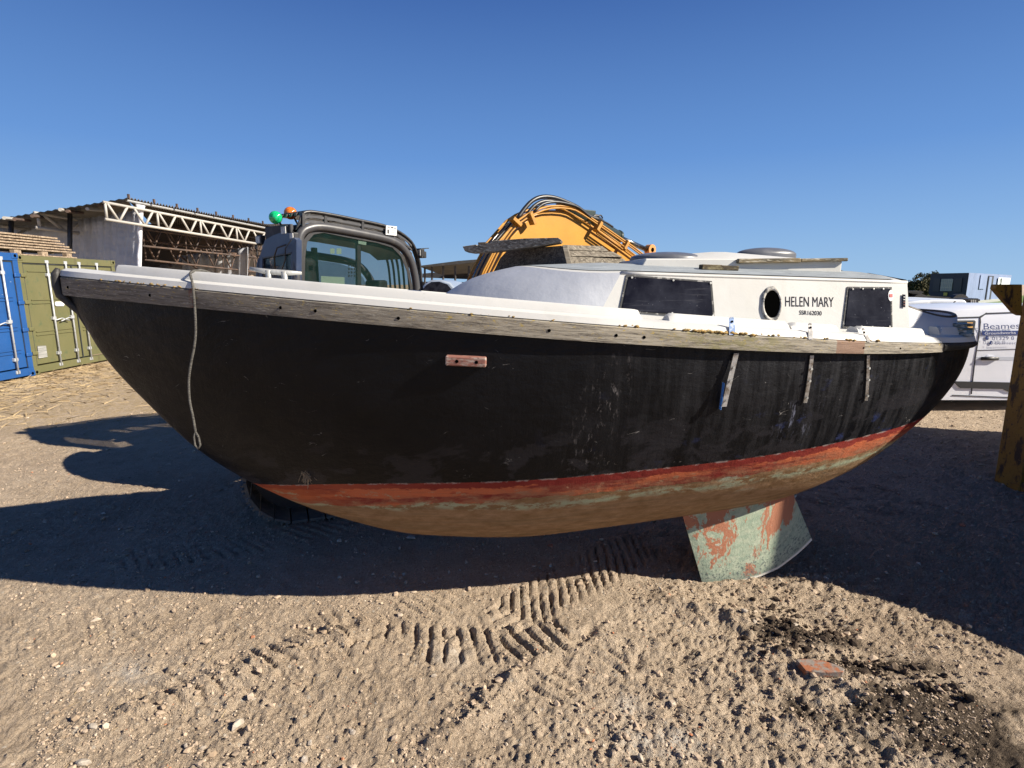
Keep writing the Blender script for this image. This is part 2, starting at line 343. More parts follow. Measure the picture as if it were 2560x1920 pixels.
bands = [([G0(1640, 1345), G0(1470, 1430), G0(1290, 1530)], .46, .032, .088, -.9, 3),
         ([G0(1420, 1580), G0(1250, 1610), G0(1080, 1605), G0(880, 1580)], .36, .034, .092, .25, 4),
         ([G0(1180, 1480), G0(980, 1530), G0(760, 1560)], .30, .014, .085, .5, 14),
         ([G0(760, 1620), G0(600, 1660), G0(400, 1720)], .42, .026, .10, .55, 5),
         ([G0(860, 1310), G0(700, 1350), G0(520, 1380), G0(300, 1400)], .40, .022, .09, .5, 6),
         ([G0(1560, 1640), G0(1400, 1700), G0(1260, 1780)], .26, .018, .09, .3, 8),
         ([G0(560, 1500), G0(330, 1560), G0(60, 1600)], .5, .010, .09, .5, 9),
         ([G0(880, 1590), G0(760, 1620)], .36, .03, .092, .4, 24), ([G0(400, 1720), G0(240, 1790), G0(90, 1880)], .4, .016, .10, .5, 25), ([G0(1290, 1530), G0(1180, 1600)], .4, .026, .088, -.6, 26),
         ([G0(500, 1440), G0(300, 1130), G0(120, 1010)], .4, .012, .12, 0, 7)]
def height(X, Y):
    z = .10*fbm(X, Y, .35, 3, 11)*np.clip((Y+X*0)/6, .25, 1)
    z = z*np.exp(-np.clip(Y-8, 0, 99)/40)
    z = z+.035*fbm(X, Y, 1.3, 3, 21)
    near = np.exp(-np.clip(Y-3, 0, 99)/6)
    rough = (.48+1.9*np.clip(fbm(X, Y, .8, 3, 77)+.14, 0, 1))*np.clip(.85+.2*X, .62, 1.25)*(1+.5*np.clip((Y-3.3)/1.5, 0, 1))
    z = z+near*rough*(.026*np.abs(fbm(X, Y, 7, 3, 31))+.030*fbm(X, Y, 14, 3, 41)+.050*np.clip(fbm(X, Y, 34, 2, 51)-.02, 0, 1)+.016*fbm(X, Y, 70, 1, 52))
    # heaped edge of a scraped pass: front left to centre, and the one by the fin
    for (a, b, w_, h_) in ((G0(200, 1830), G0(820, 1600), .10, .03), (G0(1080, 1870), G0(1350, 1640), .08, .028), (G0(1680, 1500), G0(2060, 1600), .13, .035), (G0(1950, 1650), G0(2300, 1760), .12, .03)):
        a = np.array(a); b = np.array(b); d = b-a; L = np.hypot(*d); d = d/L; t = np.clip((X-a[0])*d[0]+(Y-a[1])*d[1], 0, L)
        r = np.hypot(X-a[0]-d[0]*t, Y-a[1]-d[1]*t)
        z = z+h_*np.exp(-(r/w_)**2)*(.6+1.8*np.clip(fbm(X, Y, 11, 3, 61)+.2, 0, 1))
    hx, hy = G0(2050, 1560); z = z-.05*np.exp(-(((X-hx)/.13)**2+((Y-hy)/.10)**2))
    hx, hy = G0(2060, 1655); z = z-.03*np.exp(-(((X-hx-.22)/.25)**2+((Y-hy-.08)/.07)**2))
    hx, hy = G0(1850, 1440); z = z+.03*np.exp(-(((X-hx)/.5)**2+((Y-hy)/.28)**2))
    # flat scraped pass at the lower centre and left
    for bd in bands: z = z+band(X, Y, bd[0], bd[1], bd[2], bd[3], bd[4], bd[5])
    return z-.01
def ground():
    ys = [1.35]
    while ys[-1] < 60: ys.append(ys[-1]*1.0052 if ys[-1] < 9 else ys[-1]*1.02)
    while ys[-1] < 1600: ys.append(ys[-1]*1.25)
    ys = np.array([-800., -200, -50, -15, -6, -3, -1.5, -.5, .2, .8, 1.1]+ys)
    us = np.arange(-1.15, 1.1501, .0042); us = np.concatenate([[-9, -5, -3, -2.2, -1.7, -1.4, -1.25], us, [1.25, 1.4, 1.7, 2.2, 3, 5, 9]])
    W = np.where(ys > 1.35, ys, 1.35+np.abs(1.35-ys)*1.0)
    X = us[None]*W[:, None]; Y = np.repeat(ys[:, None], len(us), 1)
    Z = height(X, Y)
    far = np.clip((Y-60)/200, 0, 1); Z = Z*(1-far)
    nr, nc = X.shape
    me = bpy.data.meshes.new('ground'); co_ = np.stack([X, Y, Z], -1).reshape(-1, 3)
    i = np.arange((nr-1)*(nc-1)); r = i//(nc-1); c = i % (nc-1); a = r*nc+c
    q = np.stack([a, a+1, a+nc+1, a+nc], -1)
    me.vertices.add(len(co_)); me.vertices.foreach_set('co', co_.ravel().astype(np.float32))
    me.loops.add(q.size); me.loops.foreach_set('vertex_index', q.ravel().astype(np.int32))
    me.polygons.add(len(q)); me.polygons.foreach_set('loop_start', (np.arange(len(q))*4).astype(np.int32))
    me.polygons.foreach_set('loop_total', np.full(len(q), 4, np.int32)); me.update(calc_edges=True)
    me.polygons.foreach_set('use_smooth', np.ones(len(q), bool))
    def blob(px, py, rx, ry):
        hx, hy = G0(px, py); return np.exp(-(((X-hx)/rx)**2+((Y-hy)/ry)**2))
    damp = np.clip(.95*blob(2320, 1770, .36, .15)+blob(2190, 1660, .34, .07)+1.2*blob(1960, 1575, .19, .12)+.8*blob(2090, 1600, .2, .08)+.75*blob(2480, 1890, .3, .12)+.35*blob(2200, 1800, 1.0, .5)+.8*blob(1990, 1760, .07, .08)+blob(2000, 1240, 2, .8)*.4, 0, 1)
    white_ = np.clip(blob(1640, 1850, .16, .09)+.5*blob(1130, 1640, .1, .08)+.7*blob(1580, 1760, .08, .07)+.6*blob(300, 1680, .3, .1), 0, 1)
    straw = np.clip((Y-6.2)/3, 0, 1)*np.clip((-X-2.5)/1.5, 0, 1)
    for nm, arr in (('damp', damp), ('chalk', white_), ('straw', straw)):
        at_ = me.attributes.new(nm, 'FLOAT', 'POINT'); at_.data.foreach_set('value', arr.ravel().astype(np.float32))
    g = G('gravelly_earth'); tc = g.n.new('ShaderNodeTexCoord'); P = tc.outputs['Object']
    def attr(nm):
        t = g.n.new('ShaderNodeAttribute'); t.attribute_name = nm; return t.outputs['Fac']
    a = g.noise(P, .55, 5, .6, 1); b = g.noise(P, 6, 8, .65, 2); c = g.noise(P, 70, 5, .7, 3); d = g.noise(P, 190, 3, .6, 4); st = g.noise(P, (30, 7, 30), 5, .7, 6, 1.2)
    col = g.mix(g.rng(a, .35, .7), (.46, .355, .255), (.58, .465, .345))
    col = g.mix(g.rng(b, .42, .70, 0, .6), col, (.31, .235, .165))
    col = g.mix(g.rng(c, .52, .70, 0, .8), col, (.60, .50, .385)); col = g.mix(g.rng(d, .42, .28, 0, .6), col, (.17, .125, .09))
    col = g.mix(g.rng(c, .45, .3, 0, .7), col, (.16, .115, .08))
    vt = g.n.new('ShaderNodeTexVoronoi'); vt.inputs['Scale'].default_value = 34; g.l.new(P, vt.inputs['Vector'])
    sepc = g.n.new('ShaderNodeSeparateColor'); g.l.new(vt.outputs['Color'], sepc.inputs[0])
    stone = g.math('MULTIPLY', g.rng(sepc.outputs[0], .86, .9), g.rng(vt.outputs['Distance'], .34, .28))
    col = g.mix(g.math('MULTIPLY', stone, .8), col, g.mix(sepc.outputs[1], (.42, .37, .30), (.62, .55, .46)))
    col = g.mix(g.math('MULTIPLY', attr('chalk'), g.rng(b, .40, .6)), col, (.66, .62, .56))
    dm = g.math('MULTIPLY', g.rng(g.math('ADD', attr('damp'), g.math('MULTIPLY', g.math('SUBTRACT', b, .5), 1.5)), .36, .78), g.rng(c, .30, .5, .45, 1)); col = g.mix(g.math('MULTIPLY', dm, .92), col, (.050, .036, .026))
    sw = g.math('MULTIPLY', attr('straw'), g.rng(st, .42, .58)); col = g.mix(sw, col, (.42, .31, .17))
    g.l.new(col, g.b.inputs['Base Color']); g.b.inputs['Roughness'].default_value = .95; g.b.inputs['Specular IOR Level'].default_value = .15
    bn = g.bump(b, .04); bn = g.bump(c, .026, bn); bn = g.bump(d, .010, bn); bn = g.bump(st, .012, bn); g.l.new(bn, g.b.inputs['Normal'])
    me.materials.append(g.m); o = bpy.data.objects.new('ground', me); COL.objects.link(o); tag(o, kind='structure')
    return o
ground()
def hz(x, y): return float(height(np.array([[x]], float), np.array([[y]], float))[0, 0])

# ------------------------------------------------------------------ sailboat
K = .87; PSI = R(8); HEEL = 0.0; BL = 6.90*K
boat = thing('sailboat', 'old black hulled sailing boat with white cabin lettered HELEN MARY, resting on twin keels', 'sailboat',
             (-3.10*K, 3.90*K, CAMZ*(1-K)), (HEEL, 0, PSI))
BW = wm(boat); BI = BW.inverted()
BX, BY = zip(*[(0,.0),(.01,.07),(.03,.17),(.06,.28),(.12,.48),(.2,.70),(.3,.91),(.42,1.06),(.52,1.12),(.62,1.12),(.72,1.08),(.82,.97),(.9,.80),(.95,.62),(.98,.42),(.995,.22),(1,.0)])
beam = lambda t: K*pchip(BX, BY, np.clip(t, 0, 1))
zg = lambda t: K*np.polyval([0.2596, -0.2296, -0.5239, 2.1086], t)      # strake top
zb = lambda t: K*np.polyval([0.4789, -0.4667, -0.4093, 1.9778], t)      # strake bottom
KX = [0,.01,.03,.07,.12,.18,.25,.35,.45,.55,.65,.75,.84,.91,.96,.985,1]
KZ = [2.05,1.92,1.58,1.19,.804,.517,.289,.108,.073,.122,.192,.27,.47,.76,1.03,1.16,1.24]
zk = lambda t: K*pchip(KX, KZ, t)
nn = lambda t: np.interp(t, [0,.1,.25,.45,.7,.9,1], [1.6,1.6,1.8,2.1,2.2,2.1,2.])
WX = [0,.15,.209,.277,.351,.428,.507,.585,.662,.735,.801,.86,1]; WZ = [.5,.575,.645,.716,.758,.785,.822,.859,.897,.944,.99,1.025,1.09]
zw = lambda t: K*pchip(WX, WZ, t)
def bpnt(px, py, Q, n):                                  # point in the boat's own frame on plane (Q,n)
    C = BI @ Vector((0, 0, CAMZ)); d = BI.to_3x3() @ ray(px, py); Q = Vector(Q); n = Vector(n)
    return C + d*((Q-C).dot(n)/d.dot(n))
def pxof(p):
    d = (BW @ Vector(p))-Vector((0, 0, CAMZ)); f = d.y*CP-d.z*SP; u = d.z*CP+d.y*SP
    return 1280+FPX*d.x/f, 960-FPX*u/f
NS, NT = 170, 72
S_ = .5-.5*np.cos(np.pi*np.linspace(0, 1, NS)); TH = np.linspace(0, np.pi/2, NT)
INS = .038
def hull_grid():
    b_ = np.maximum(beam(S_)-INS, .0); b_[0] = 0; b_[-1] = 0; g_ = zb(S_)+.02; k_ = np.minimum(zk(S_), g_-.02); e = 2/nn(S_)[:, None]
    y = b_[:, None]*np.cos(TH)[None]**e; z = g_[:, None]-(g_-k_)[:, None]*np.sin(TH)[None]**e
    x = np.repeat((S_*BL)[:, None], NT, 1)
    x = x+.035*(np.clip(1-S_/.02, 0, 1))[:, None]*0
    return x, y, z
HXg, HYg, HZg = hull_grid()
def hull_pts_px():
    P = np.stack([HXg, -HYg, HZg], -1).reshape(-1, 3); m = np.array(BW)
    Wd = P@m[:3, :3].T+m[:3, 3]-np.array([0, 0, CAMZ]); f = Wd[:, 1]*CP-Wd[:, 2]*SP; u = Wd[:, 2]*CP+Wd[:, 1]*SP
    return P, np.stack([1280+FPX*Wd[:, 0]/f, 960-FPX*u/f], -1)
HP, HPX = hull_pts_px()
def on_hull(px, py, off=0):
    i = int(np.argmin(((HPX-np.array([px, py]))**2).sum(1))); s, t = divmod(i, NT); s = min(max(s, 1), NS-2); t = min(max(t, 1), NT-2)
    P = HP.reshape(NS, NT, 3); a = P[s+1, t]-P[s-1, t]; c = P[s, t+1]-P[s, t-1]; n = np.cross(a, c); n /= np.linalg.norm(n)
    if n[1] > 0: n = -n
    return Vector(P[s, t]+n*off), Vector(n)
def mesh_uv(name, V, F, UV, mat, parent, smooth=True):
    me = bpy.data.meshes.new(name); me.from_pydata([tuple(p) for p in V], [], F); me.materials.append(mat)
    ul = me.uv_layers.new(name='UVMap')
    for p in me.polygons:
        for li in p.loop_indices: ul.data[li].uv = UV[me.loops[li].vertex_index]
    if smooth: me.polygons.foreach_set('use_smooth', [True]*len(me.polygons))
    o = bpy.data.objects.new(name, me); COL.objects.link(o); o.parent = parent; return o
# hull
V = []; UV = []; F = []
for side in (-1, 1):
    base = len(V)
    for i in range(NS):
        z = HZg[i]; y = HYg[i]; seg = np.hypot(np.diff(y), np.diff(z)); arc = np.concatenate([[0], np.cumsum(seg)])
        zwl = float(zw(S_[i])); aw = float(np.interp(-zwl, -z, arc)) if z[-1] < zwl else arc[-1]+(z[-1]-zwl)
        for j in range(NT): V.append((HXg[i, j], side*y[j], z[j])); UV.append((HXg[i, j], aw-arc[j]))
    for i in range(NS-1):
        for j in range(NT-1):
            a = base+i*NT+j; q = (a, a+1, a+NT+1, a+NT); F.append(q if side < 0 else q[::-1])
hull = mesh_uv('hull', V, F, UV, hull_m, boat)
# longitudinal strips that follow the gunwale: profile = list of (outward, dz-from-ref, ref 0 strake bottom / 1 strake top)
def strip(name, prof, mat, t0=0., t1=1., side=(-1, 1), n=150, parent=boat, closed=False, uvz=True, endcap=True, smooth=True):
    V = []; UV = []; F = []
    tt = .5-.5*np.cos(np.pi*np.linspace(0, 1, n*3)); tt = np.concatenate([[t0], tt[(tt > t0) & (tt < t1)], [t1]])
    e = 1e-3
    for sd in side:
        base = len(V); m = len(prof)
        for t in tt:
            b = float(beam(t)); b2 = float(beam(min(t+e, 1))); b1 = float(beam(max(t-e, 0))); dx = (min(t+e, 1)-max(t-e, 0))*BL
            tx, ty = dx, b2-b1; L = math.hypot(tx, ty); nx, ny = -ty/L, tx/L
            if t >= .9995: nx, ny = 1, 0
            G_, B_ = float(zg(t)), float(zb(t)); acc = 0; prev = None
            for (o, dz, rf) in prof:
                z = (G_ if rf else B_)+dz
                yy = b+ny*o; xx = t*BL+nx*o
                if yy < 0 : yy = 0.0
                p = (xx, sd*yy, z)
                if prev: acc += math.hypot(o-prev[0], z-prev[1])
                prev = (o, z); V.append(p); UV.append((t*BL, acc))
        k = len(tt); mm = m if closed else m-1
        for i in range(k-1):
            for j in range(mm):
                a = base+i*m+j; b_ = base+i*m+(j+1) % m; q = (a, b_, b_+m, a+m); F.append(q[::-1] if sd < 0 else q)
        if closed and endcap:
            F.append(tuple(base+j for j in range(m))); F.append(tuple(base+(k-1)*m+j for j in range(m-1, -1, -1)))
    o = mesh_uv(name, V, F, UV, mat, parent, smooth)
    if smooth:
        md = o.modifiers.new('edge', 'EDGE_SPLIT'); md.split_angle = R(40)
    return o
TR = .876                                               # timber strake ends, rubber begins
sp_ = [(-.05, 0, 0), (0, 0, 0), (.002, .012, 0), (.002, -.010, 1), (-.008, 0, 1), (-.05, 0, 1)]
strip('rubbing_strake', sp_, strake_m, .004, TR, closed=True)
strip('stern_fender', [(-.05, .004, 0), (0, .004, 0), (.012, .02, 0), (.012, -.015, 1), (0, -.004, 1), (-.05, -.004, 1)], rubber, TR, 1.0, closed=True)
# stem guard of cracked black rubber
stx = lambda z: float(np.interp(-z, [-K*k for k in KZ[:6]], KX[:6]))*BL
pts = [(.0, 0, float(zg(0))+.04), (-.012, 0, float(zg(0))+.01), (-.012, 0, float(zg(0))-.06), (-.004, 0, float(zb(0)))]+[(stx(K*q)+.008, 0, K*q) for q in (1.86, 1.78, 1.7)]
MB().tube(pts, [.012, .026, .030, .028, .022, .018, .012], 12).build('stem_guard', rubber, boat, True, world=False)
# white ledge, bulwark, deck
strip('deck_ledge', [(-.001, 0, 1), (-.012, .030, 1), (-.05, .042, 1), (-.14, .042, 1)], white_deck, 0.001, 1)
def tpx(px, ref=1):                                     # station whose near gunwale shows at photo x
    ts = np.linspace(0, .93, 500); xs = [pxof((t*BL, -float(beam(t)), float(zg(t))))[0] for t in ts]
    return float(np.interp(px, xs, ts))
def bulwark(name, a, b, h=.048, sd=-1):
    prof = [(-.052, .040, 1), (-.064, .042+h-.012, 1), (-.075, .042+h, 1), (-.115, .042+h, 1), (-.128, .042+h-.012, 1), (-.14, .040, 1)]
    o = strip(name, prof, white_deck, a, b, side=(sd,), closed=True)
    # rounded drop at both ends
    me = o.data; L = BL
    for v in me.vertices:
        t = v.co.x/L; k = min(abs(t-a), abs(t-b))*L
        if k < .03:
            base = float(zg(t))+.042
            if v.co.z > base: v.co.z = base+(v.co.z-base)*math.sqrt(max(0, 1-((.03-k)/.03)**2))
    return o
bulwark('bulwark', tpx(268), tpx(1615), .046); bulwark('bulwark', tpx(1680), tpx(1990), .040); bulwark('bulwark', tpx(1996), tpx(2116), .036)
bulwark('bulwark', tpx(2166), tpx(2334), .036); bulwark('bulwark', .885, .995, .05)
bulwark('bulwark', .885, .995, .05, 1); bulwark('bulwark', .2, .8, .03, 1)
V = []; F = []; m = 9; tt = np.linspace(.012, .99, 90)
for t in tt:
    b = max(float(beam(t))-.125, .01); z0 = float(zg(t))+.018
    for j in range(m):
        l = -b+2*b*j/(m-1); V.append((t*BL, l, z0+.05*(1-(l/b)**2)*b))
for i in range(len(tt)-1):
    for j in range(m-1): a = i*m+j; F.append((a, a+m, a+m+1, a+1))
d_ = MB(); d_.add(V, F); d_.build('deck', white_deck, boat, True, world=False)

# cabin, in the boat's frame
CS_Q = (0, -.66, 1.58); CS_N = Vector((0, -1, .22)).normalized()      # near side wall plane
def side(px, py, off=0): return bpnt(px, py, CS_Q, CS_N) + CS_N*off*(1 if CS_N.y < 0 else -1)
A = side(1553, 682); B = side(1502, 778); E = side(2268, 705); Fv = side(2264, 833)
ztop = lambda x: A.z+(E.z-A.z)*(x-A.x)/(E.x-A.x)+.018*(1-((x-(A.x+E.x)/2)/((E.x-A.x)/2))**2)*.0
KC = .20
def wtop(x): return -(CS_Q[1]+.22*(ztop(x)-CS_Q[2]))     # half width of the roof
def roofz(x, l): return ztop(max(x, A.x))+KC*(wtop(A.x if x < A.x else x)**2-l*l)-.55*max(0, A.x-x)**2*.0
NF = 18
topo = []; boto = []
wA = wtop(A.x); xF = bpnt(1290, 662, (0, 0, 0), (0, 1, 0)).x; xC = bpnt(1100, 735, (0, 0, 0), (0, 1, 0)).x
for i in range(NF+1):                                   # front arc from near corner to far corner
    a = math.pi*i/NF; l = -wA*math.cos(a); c = math.sin(a)
    xt = A.x-(A.x-xF)*c**.9*1.0; zt = roofz(A.x, l) - .02*c
    topo.append(Vector((xt, l, zt)))
    lb = -.70*math.cos(a); xb = B.x-(B.x-xC)*c**.9
    boto.append(Vector((xb, lb, float(zg(xb/BL))+.02+.03*c)))
topo[0] = A.copy(); boto[0] = Vector((B.x, B.y, B.z)); mir = lambda p: Vector((p.x, -p.y, p.z)); topo[-1] = mir(A); boto[-1] = mir(boto[0])
xs = np.linspace(A.x, E.x, 14)
def low(x):
    f = (x-B.x)/(Fv.x-B.x); return B.z+(Fv.z-B.z)*f
mb = MB(); nt_ = []; 
for x in xs[1:]:
    z = ztop(x); nt_.append((Vector((x, -wtop(x), z)), Vector((x, CS_Q[1]+.22*(low(x)-.03-CS_Q[2]), low(x)-.03))))
Tn = [p[0] for p in nt_]; Bn = [p[1] for p in nt_]
ringT = [mir(p) for p in Tn[::-1]][:] ; ringB = [mir(p) for p in Bn[::-1]]
RT = topo[:1]+Tn+ringT+topo[::-1][:-1]; RB = [boto[0]]+Bn+ringB+boto[::-1][:-1]
n = len(RT)
sidef = [(i, (i+1) % n, (i+1) % n+n, i+n) for i in range(n)]
k1 = len(Tn)                                             # near wall quads 0..k1-1 ; aft wall quad k1 ; far ; front arc
mb.add(RT+RB, sidef[:k1+1+len(Tn)]); mb.build('cabin_side', white, boat, False, world=False, bevel=0)
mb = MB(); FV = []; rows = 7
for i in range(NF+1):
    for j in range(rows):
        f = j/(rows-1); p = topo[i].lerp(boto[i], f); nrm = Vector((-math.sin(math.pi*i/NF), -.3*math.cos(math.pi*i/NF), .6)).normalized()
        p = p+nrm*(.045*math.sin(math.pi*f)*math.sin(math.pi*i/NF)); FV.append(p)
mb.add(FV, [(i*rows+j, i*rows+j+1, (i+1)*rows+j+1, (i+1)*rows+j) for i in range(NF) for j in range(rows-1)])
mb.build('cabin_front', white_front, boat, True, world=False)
# roof (white edge) and grey non-slip panel
def roof_sheet(name, mat, inset, lift, x0f=0, aft=None, thick=None):
    mb = MB(); cols = 13; V = []; R_ = 0
    aft = aft or E.x+.0
    for i in range(NF//2+1):
        p = topo[i]; wv = max(-p.y-inset, .0); xx = p.x+inset*(.8 if i else 1)
        for j in range(cols):
            l = -wv+2*wv*j/(cols-1); V.append((xx, l, roofz(A.x, l)-.02*math.sin(math.pi*i/NF)+lift))
        R_ += 1
    V2 = V[::1]; rowsF = R_
    order = list(range(rowsF-1, -1, -1)); VV = []
    for r in order: VV += V2[r*cols:(r+1)*cols]
    for x in np.linspace(A.x+inset+.01, aft-inset, 14):
        wv = wtop(x)-inset
        for j in range(cols):
            l = -wv+2*wv*j/(cols-1); VV.append((x, l, roofz(x, l)+lift)); 
        R_ += 1
    return mb.add(VV, [(i*cols+j, (i+1)*cols+j, (i+1)*cols+j+1, i*cols+j+1) for i in range(R_-1) for j in range(cols-1)]).build(name, mat, boat, True, world=False)
roof_sheet('cabin_roof', white, 0, 0); roof_sheet('nonslip_panel', nonslip, .045, .005, aft=E.x)
mb = MB(); mb.tube([topo[0]+Vector((0, .006, -.003))]+[p+Vector((0, .006, -.004)) for p in Tn], .012, 8).build('roof_edge_moulding', white, boat, True, world=False)

def panel(name, pxs, mat, off, thick=.006, parent=boat):
    P = [side(x, y, off) for x, y in pxs]; d = CS_N*(-1 if CS_N.y < 0 else 1)
    d = Vector((0, -1, .22)).normalized()*-1
    return MB().prism(P, d*thick).build(name, mat, parent, False, world=False, bevel=.0015)
seal = M('window_sealant', (.05, .05, .05), .8, layers=[(40, (.3, .29, .27), .55, .65)])
w1 = panel('window', [(1565, 687), (1779, 703), (1787, 799), (1546, 779)], seal, .006)
panel('pane', [(1571, 692), (1774, 707), (1781, 793), (1553, 775)], black_glass, .010, .004, w1)
for x, y in ((1578, 695), (1681, 702), (1774, 709), (1559, 776), (1678, 784), (1780, 790)):
    c = side(x, y, .012); MB().tube([c, c+CS_N*.004], .006, 8).build('screw', galv, w1, world=False)
w2 = panel('window', [(2117, 717), (2228, 718), (2230, 825), (2104, 820)], seal, .006)
panel('pane', [(2121, 721), (2224, 722), (2225, 820), (2110, 815)], black_glass, .010, .004, w2)
for x, y in ((2128, 724), (2153, 723), (2180, 723), (2204, 723), (2150, 817), (2177, 818), (2204, 820), (2220, 817)):
    c = side(x, y, .012); MB().tube([c, c+CS_N*.004], .005, 8).build('screw', galv, w2, world=False)
sticker_w = M('white_sticker', (.72, .70, .68), .5); sticker_r = M('red_print', (.45, .06, .06), .5)
stk = panel('sticker', [(2223+6.5*math.cos(a*math.pi/10), 740+14*math.sin(a*math.pi/10)) for a in range(20)], sticker_w, .0125, .002)
panel('sticker_print', [(2219, 736), (2227, 736), (2227, 744), (2219, 744)], sticker_r, .0145, .001, stk)
pl = panel('data_plaque', [(2254, 736), (2261.5, 737), (2261, 769), (2253, 768)], black_glass, .008, .004)
for k in range(4): panel('plaque_line', [(2255.5, 742+6.5*k), (2260, 742.3+6.5*k), (2260, 744.3+6.5*k), (2255.5, 744+6.5*k)], rust_plate if k > 1 else galv, .0095, .001, pl)
# porthole opening
mb = MB(); n = 40; V = []
cx, cy = 1928, 761
for (rx, ry, o) in ((25.5, 46, .004), (24, 44, .012), (20.5, 35, .012), (19.5, 33, -.02)):
    for k in range(n):
        a = 2*math.pi*k/n; jit = 1+(.03*math.sin(5*a+1)+.02*math.sin(9*a) if ry > 40 else 0)
        V.append(side(cx+rx*jit*math.cos(a), cy+ry*jit*math.sin(a), o))
mb.add(V, [(r*n+k, r*n+(k+1) % n, (r+1)*n+(k+1) % n, (r+1)*n+k) for r in range(3) for k in range(n)])
ph = mb.build('porthole', raw_edge, boat, True, world=False)
panel('porthole_shade_disc', [(cx+20.5*math.cos(2*math.pi*k/30), cy-1+34.5*math.sin(2*math.pi*k/30)) for k in range(30)], dark_hole, .0075, .002, ph)  # black disc on the solid wall, painted as the unlit inside

def text_on(name, txt, mat, p0, p1, ptop, parent, nrm, off=.0015, thick=.001, bold=0, world=False):
    """flat lettering: p0/p1 ends of the base line, ptop above p0 = cap height"""
    cu = bpy.data.curves.new('t', 'FONT'); cu.body = txt; cu.size = 1; cu.extrude = 0; cu.offset = bold
    ob = bpy.data.objects.new('t', cu); COL.objects.link(ob); dg = bpy.context.evaluated_depsgraph_get()
    me = bpy.data.meshes.new_from_object(ob.evaluated_get(dg)); bpy.data.objects.remove(ob)
    xs_ = [v.co.x for v in me.vertices]; ys_ = [v.co.y for v in me.vertices]; x0, x1 = min(xs_), max(xs_); y0 = 0; y1 = .72 if any(c.isupper() or c.isdigit() for c in txt) else .72
    X = (p1-p0); Yv = (ptop-p0)
    nr = Vector(nrm).normalized()
    for v in me.vertices:
        q = p0+X*((v.co.x-x0)/(x1-x0))+Yv*((v.co.y-y0)/(y1-y0))+nr*off; v.co = (wm(parent).inverted() @ q) if world else q
    me.materials.clear(); me.materials.append(mat); me.name = name
    o = bpy.data.objects.new(name, me); COL.objects.link(o); o.parent = parent
    return o
outn = Vector((0, -1, .22))
text_on('name_lettering', 'HELEN MARY', letter, side(1963, 766), side(2084, 767.5), side(1963, 740), boat, outn)
text_on('registration_lettering', 'SSR162030', letter, side(1998, 786.5), side(2054, 788.5), side(1998, 775.5), boat, outn, bold=.008)

# hatch hood on the roof
def rbox(name, px0, px1, ytop, lat0, lat1, zlift, mat, parent=boat, bev=.01, taper=.0):
    a = bpnt(px0, ytop, (0, lat0, 0), (0, 1, 0)); b = bpnt(px1, ytop, (0, lat0, 0), (0, 1, 0))
    x0, x1 = a.x, b.x; z1 = a.z
    V = []
    for x, zz in ((x0, z1), (x1, b.z)):
        for l in (lat0, lat1): V += [(x, l, roofz(x, l)-.01), (x+(taper if x == x0 else 0), l, zz+zlift)]
    return MB().add(V, [(0, 1, 3, 2), (4, 6, 7, 5), (0, 4, 5, 1), (2, 3, 7, 6), (1, 5, 7, 3), (0, 2, 6, 4)]).build(name, mat, parent, False, world=False, bevel=bev)
hatch = rbox('hatch_hood', 1603, 2107, 646, -.30, .30, 0, white, taper=.03)
a = bpnt(1690, 629, (0, -.12, 0), (0, 1, 0)); b = bpnt(1985, 636, (0, -.12, 0), (0, 1, 0))
V = []; 
for x, z in ((a.x, a.z-.02), (a.x+.25, a.z), (b.x-.5, a.z), (b.x+.1, b.z-.03)):
    V += [(x, -.24, z-.05), (x, -.12, z), (x, .12, z), (x, .24, z-.05)]
MB().add(V, [(i*4+j, (i+1)*4+j, (i+1)*4+j+1, i*4+j+1) for i in range(3) for j in range(3)]).build('hatch_slide', white_deck, hatch, True, world=False)
hr = [bpnt(1843, 653, (0, -.315, 0), (0, 1, 0)), bpnt(2000, 651, (0, -.315, 0), (0, 1, 0)), bpnt(2117, 649, (0, -.315, 0), (0, 1, 0))]
MB().bar(hr[0], hr[1], .03, .03).bar(hr[1], hr[2], .03, .022).build('wooden_rail', wood('mossy_rail', (.2, .15, .08), (.06, .05, .03), (.4, .36, .28), (8, 40, 40)), hatch, False, world=False, bevel=.006)
# wooden block and grab rail stubs on the roof
p0 = bpnt(1751, 668, (0, -.42, 0), (0, 1, 0)); p1 = bpnt(1843, 671, (0, -.42, 0), (0, 1, 0))
moss_w = wood('mossy_dark_block', (.085, .06, .03), (.02, .018, .012), (.2, .17, .09), (10, 30, 30))
MB().bar(p0, p0.lerp(p1, .55), .05, .034).bar(p0.lerp(p1, .55), p1, .045, .030).build('grab_rail_block', moss_w, boat, False, world=False, bevel=.005)
for (a, b) in (((2078, 673), (2120, 687)), ((2122, 688), (2150, 689)), ((2166, 687), (2262, 704))):
    q0 = bpnt(a[0], a[1], (0, .28, 0), (0, 1, 0)); q1 = bpnt(b[0], b[1], (0, .28, 0), (0, 1, 0))
    if b[0] != 2150: MB().bar(q0, q1, .035, .03).build('grab_rail', moss_w, boat, False, world=False, bevel=.006)
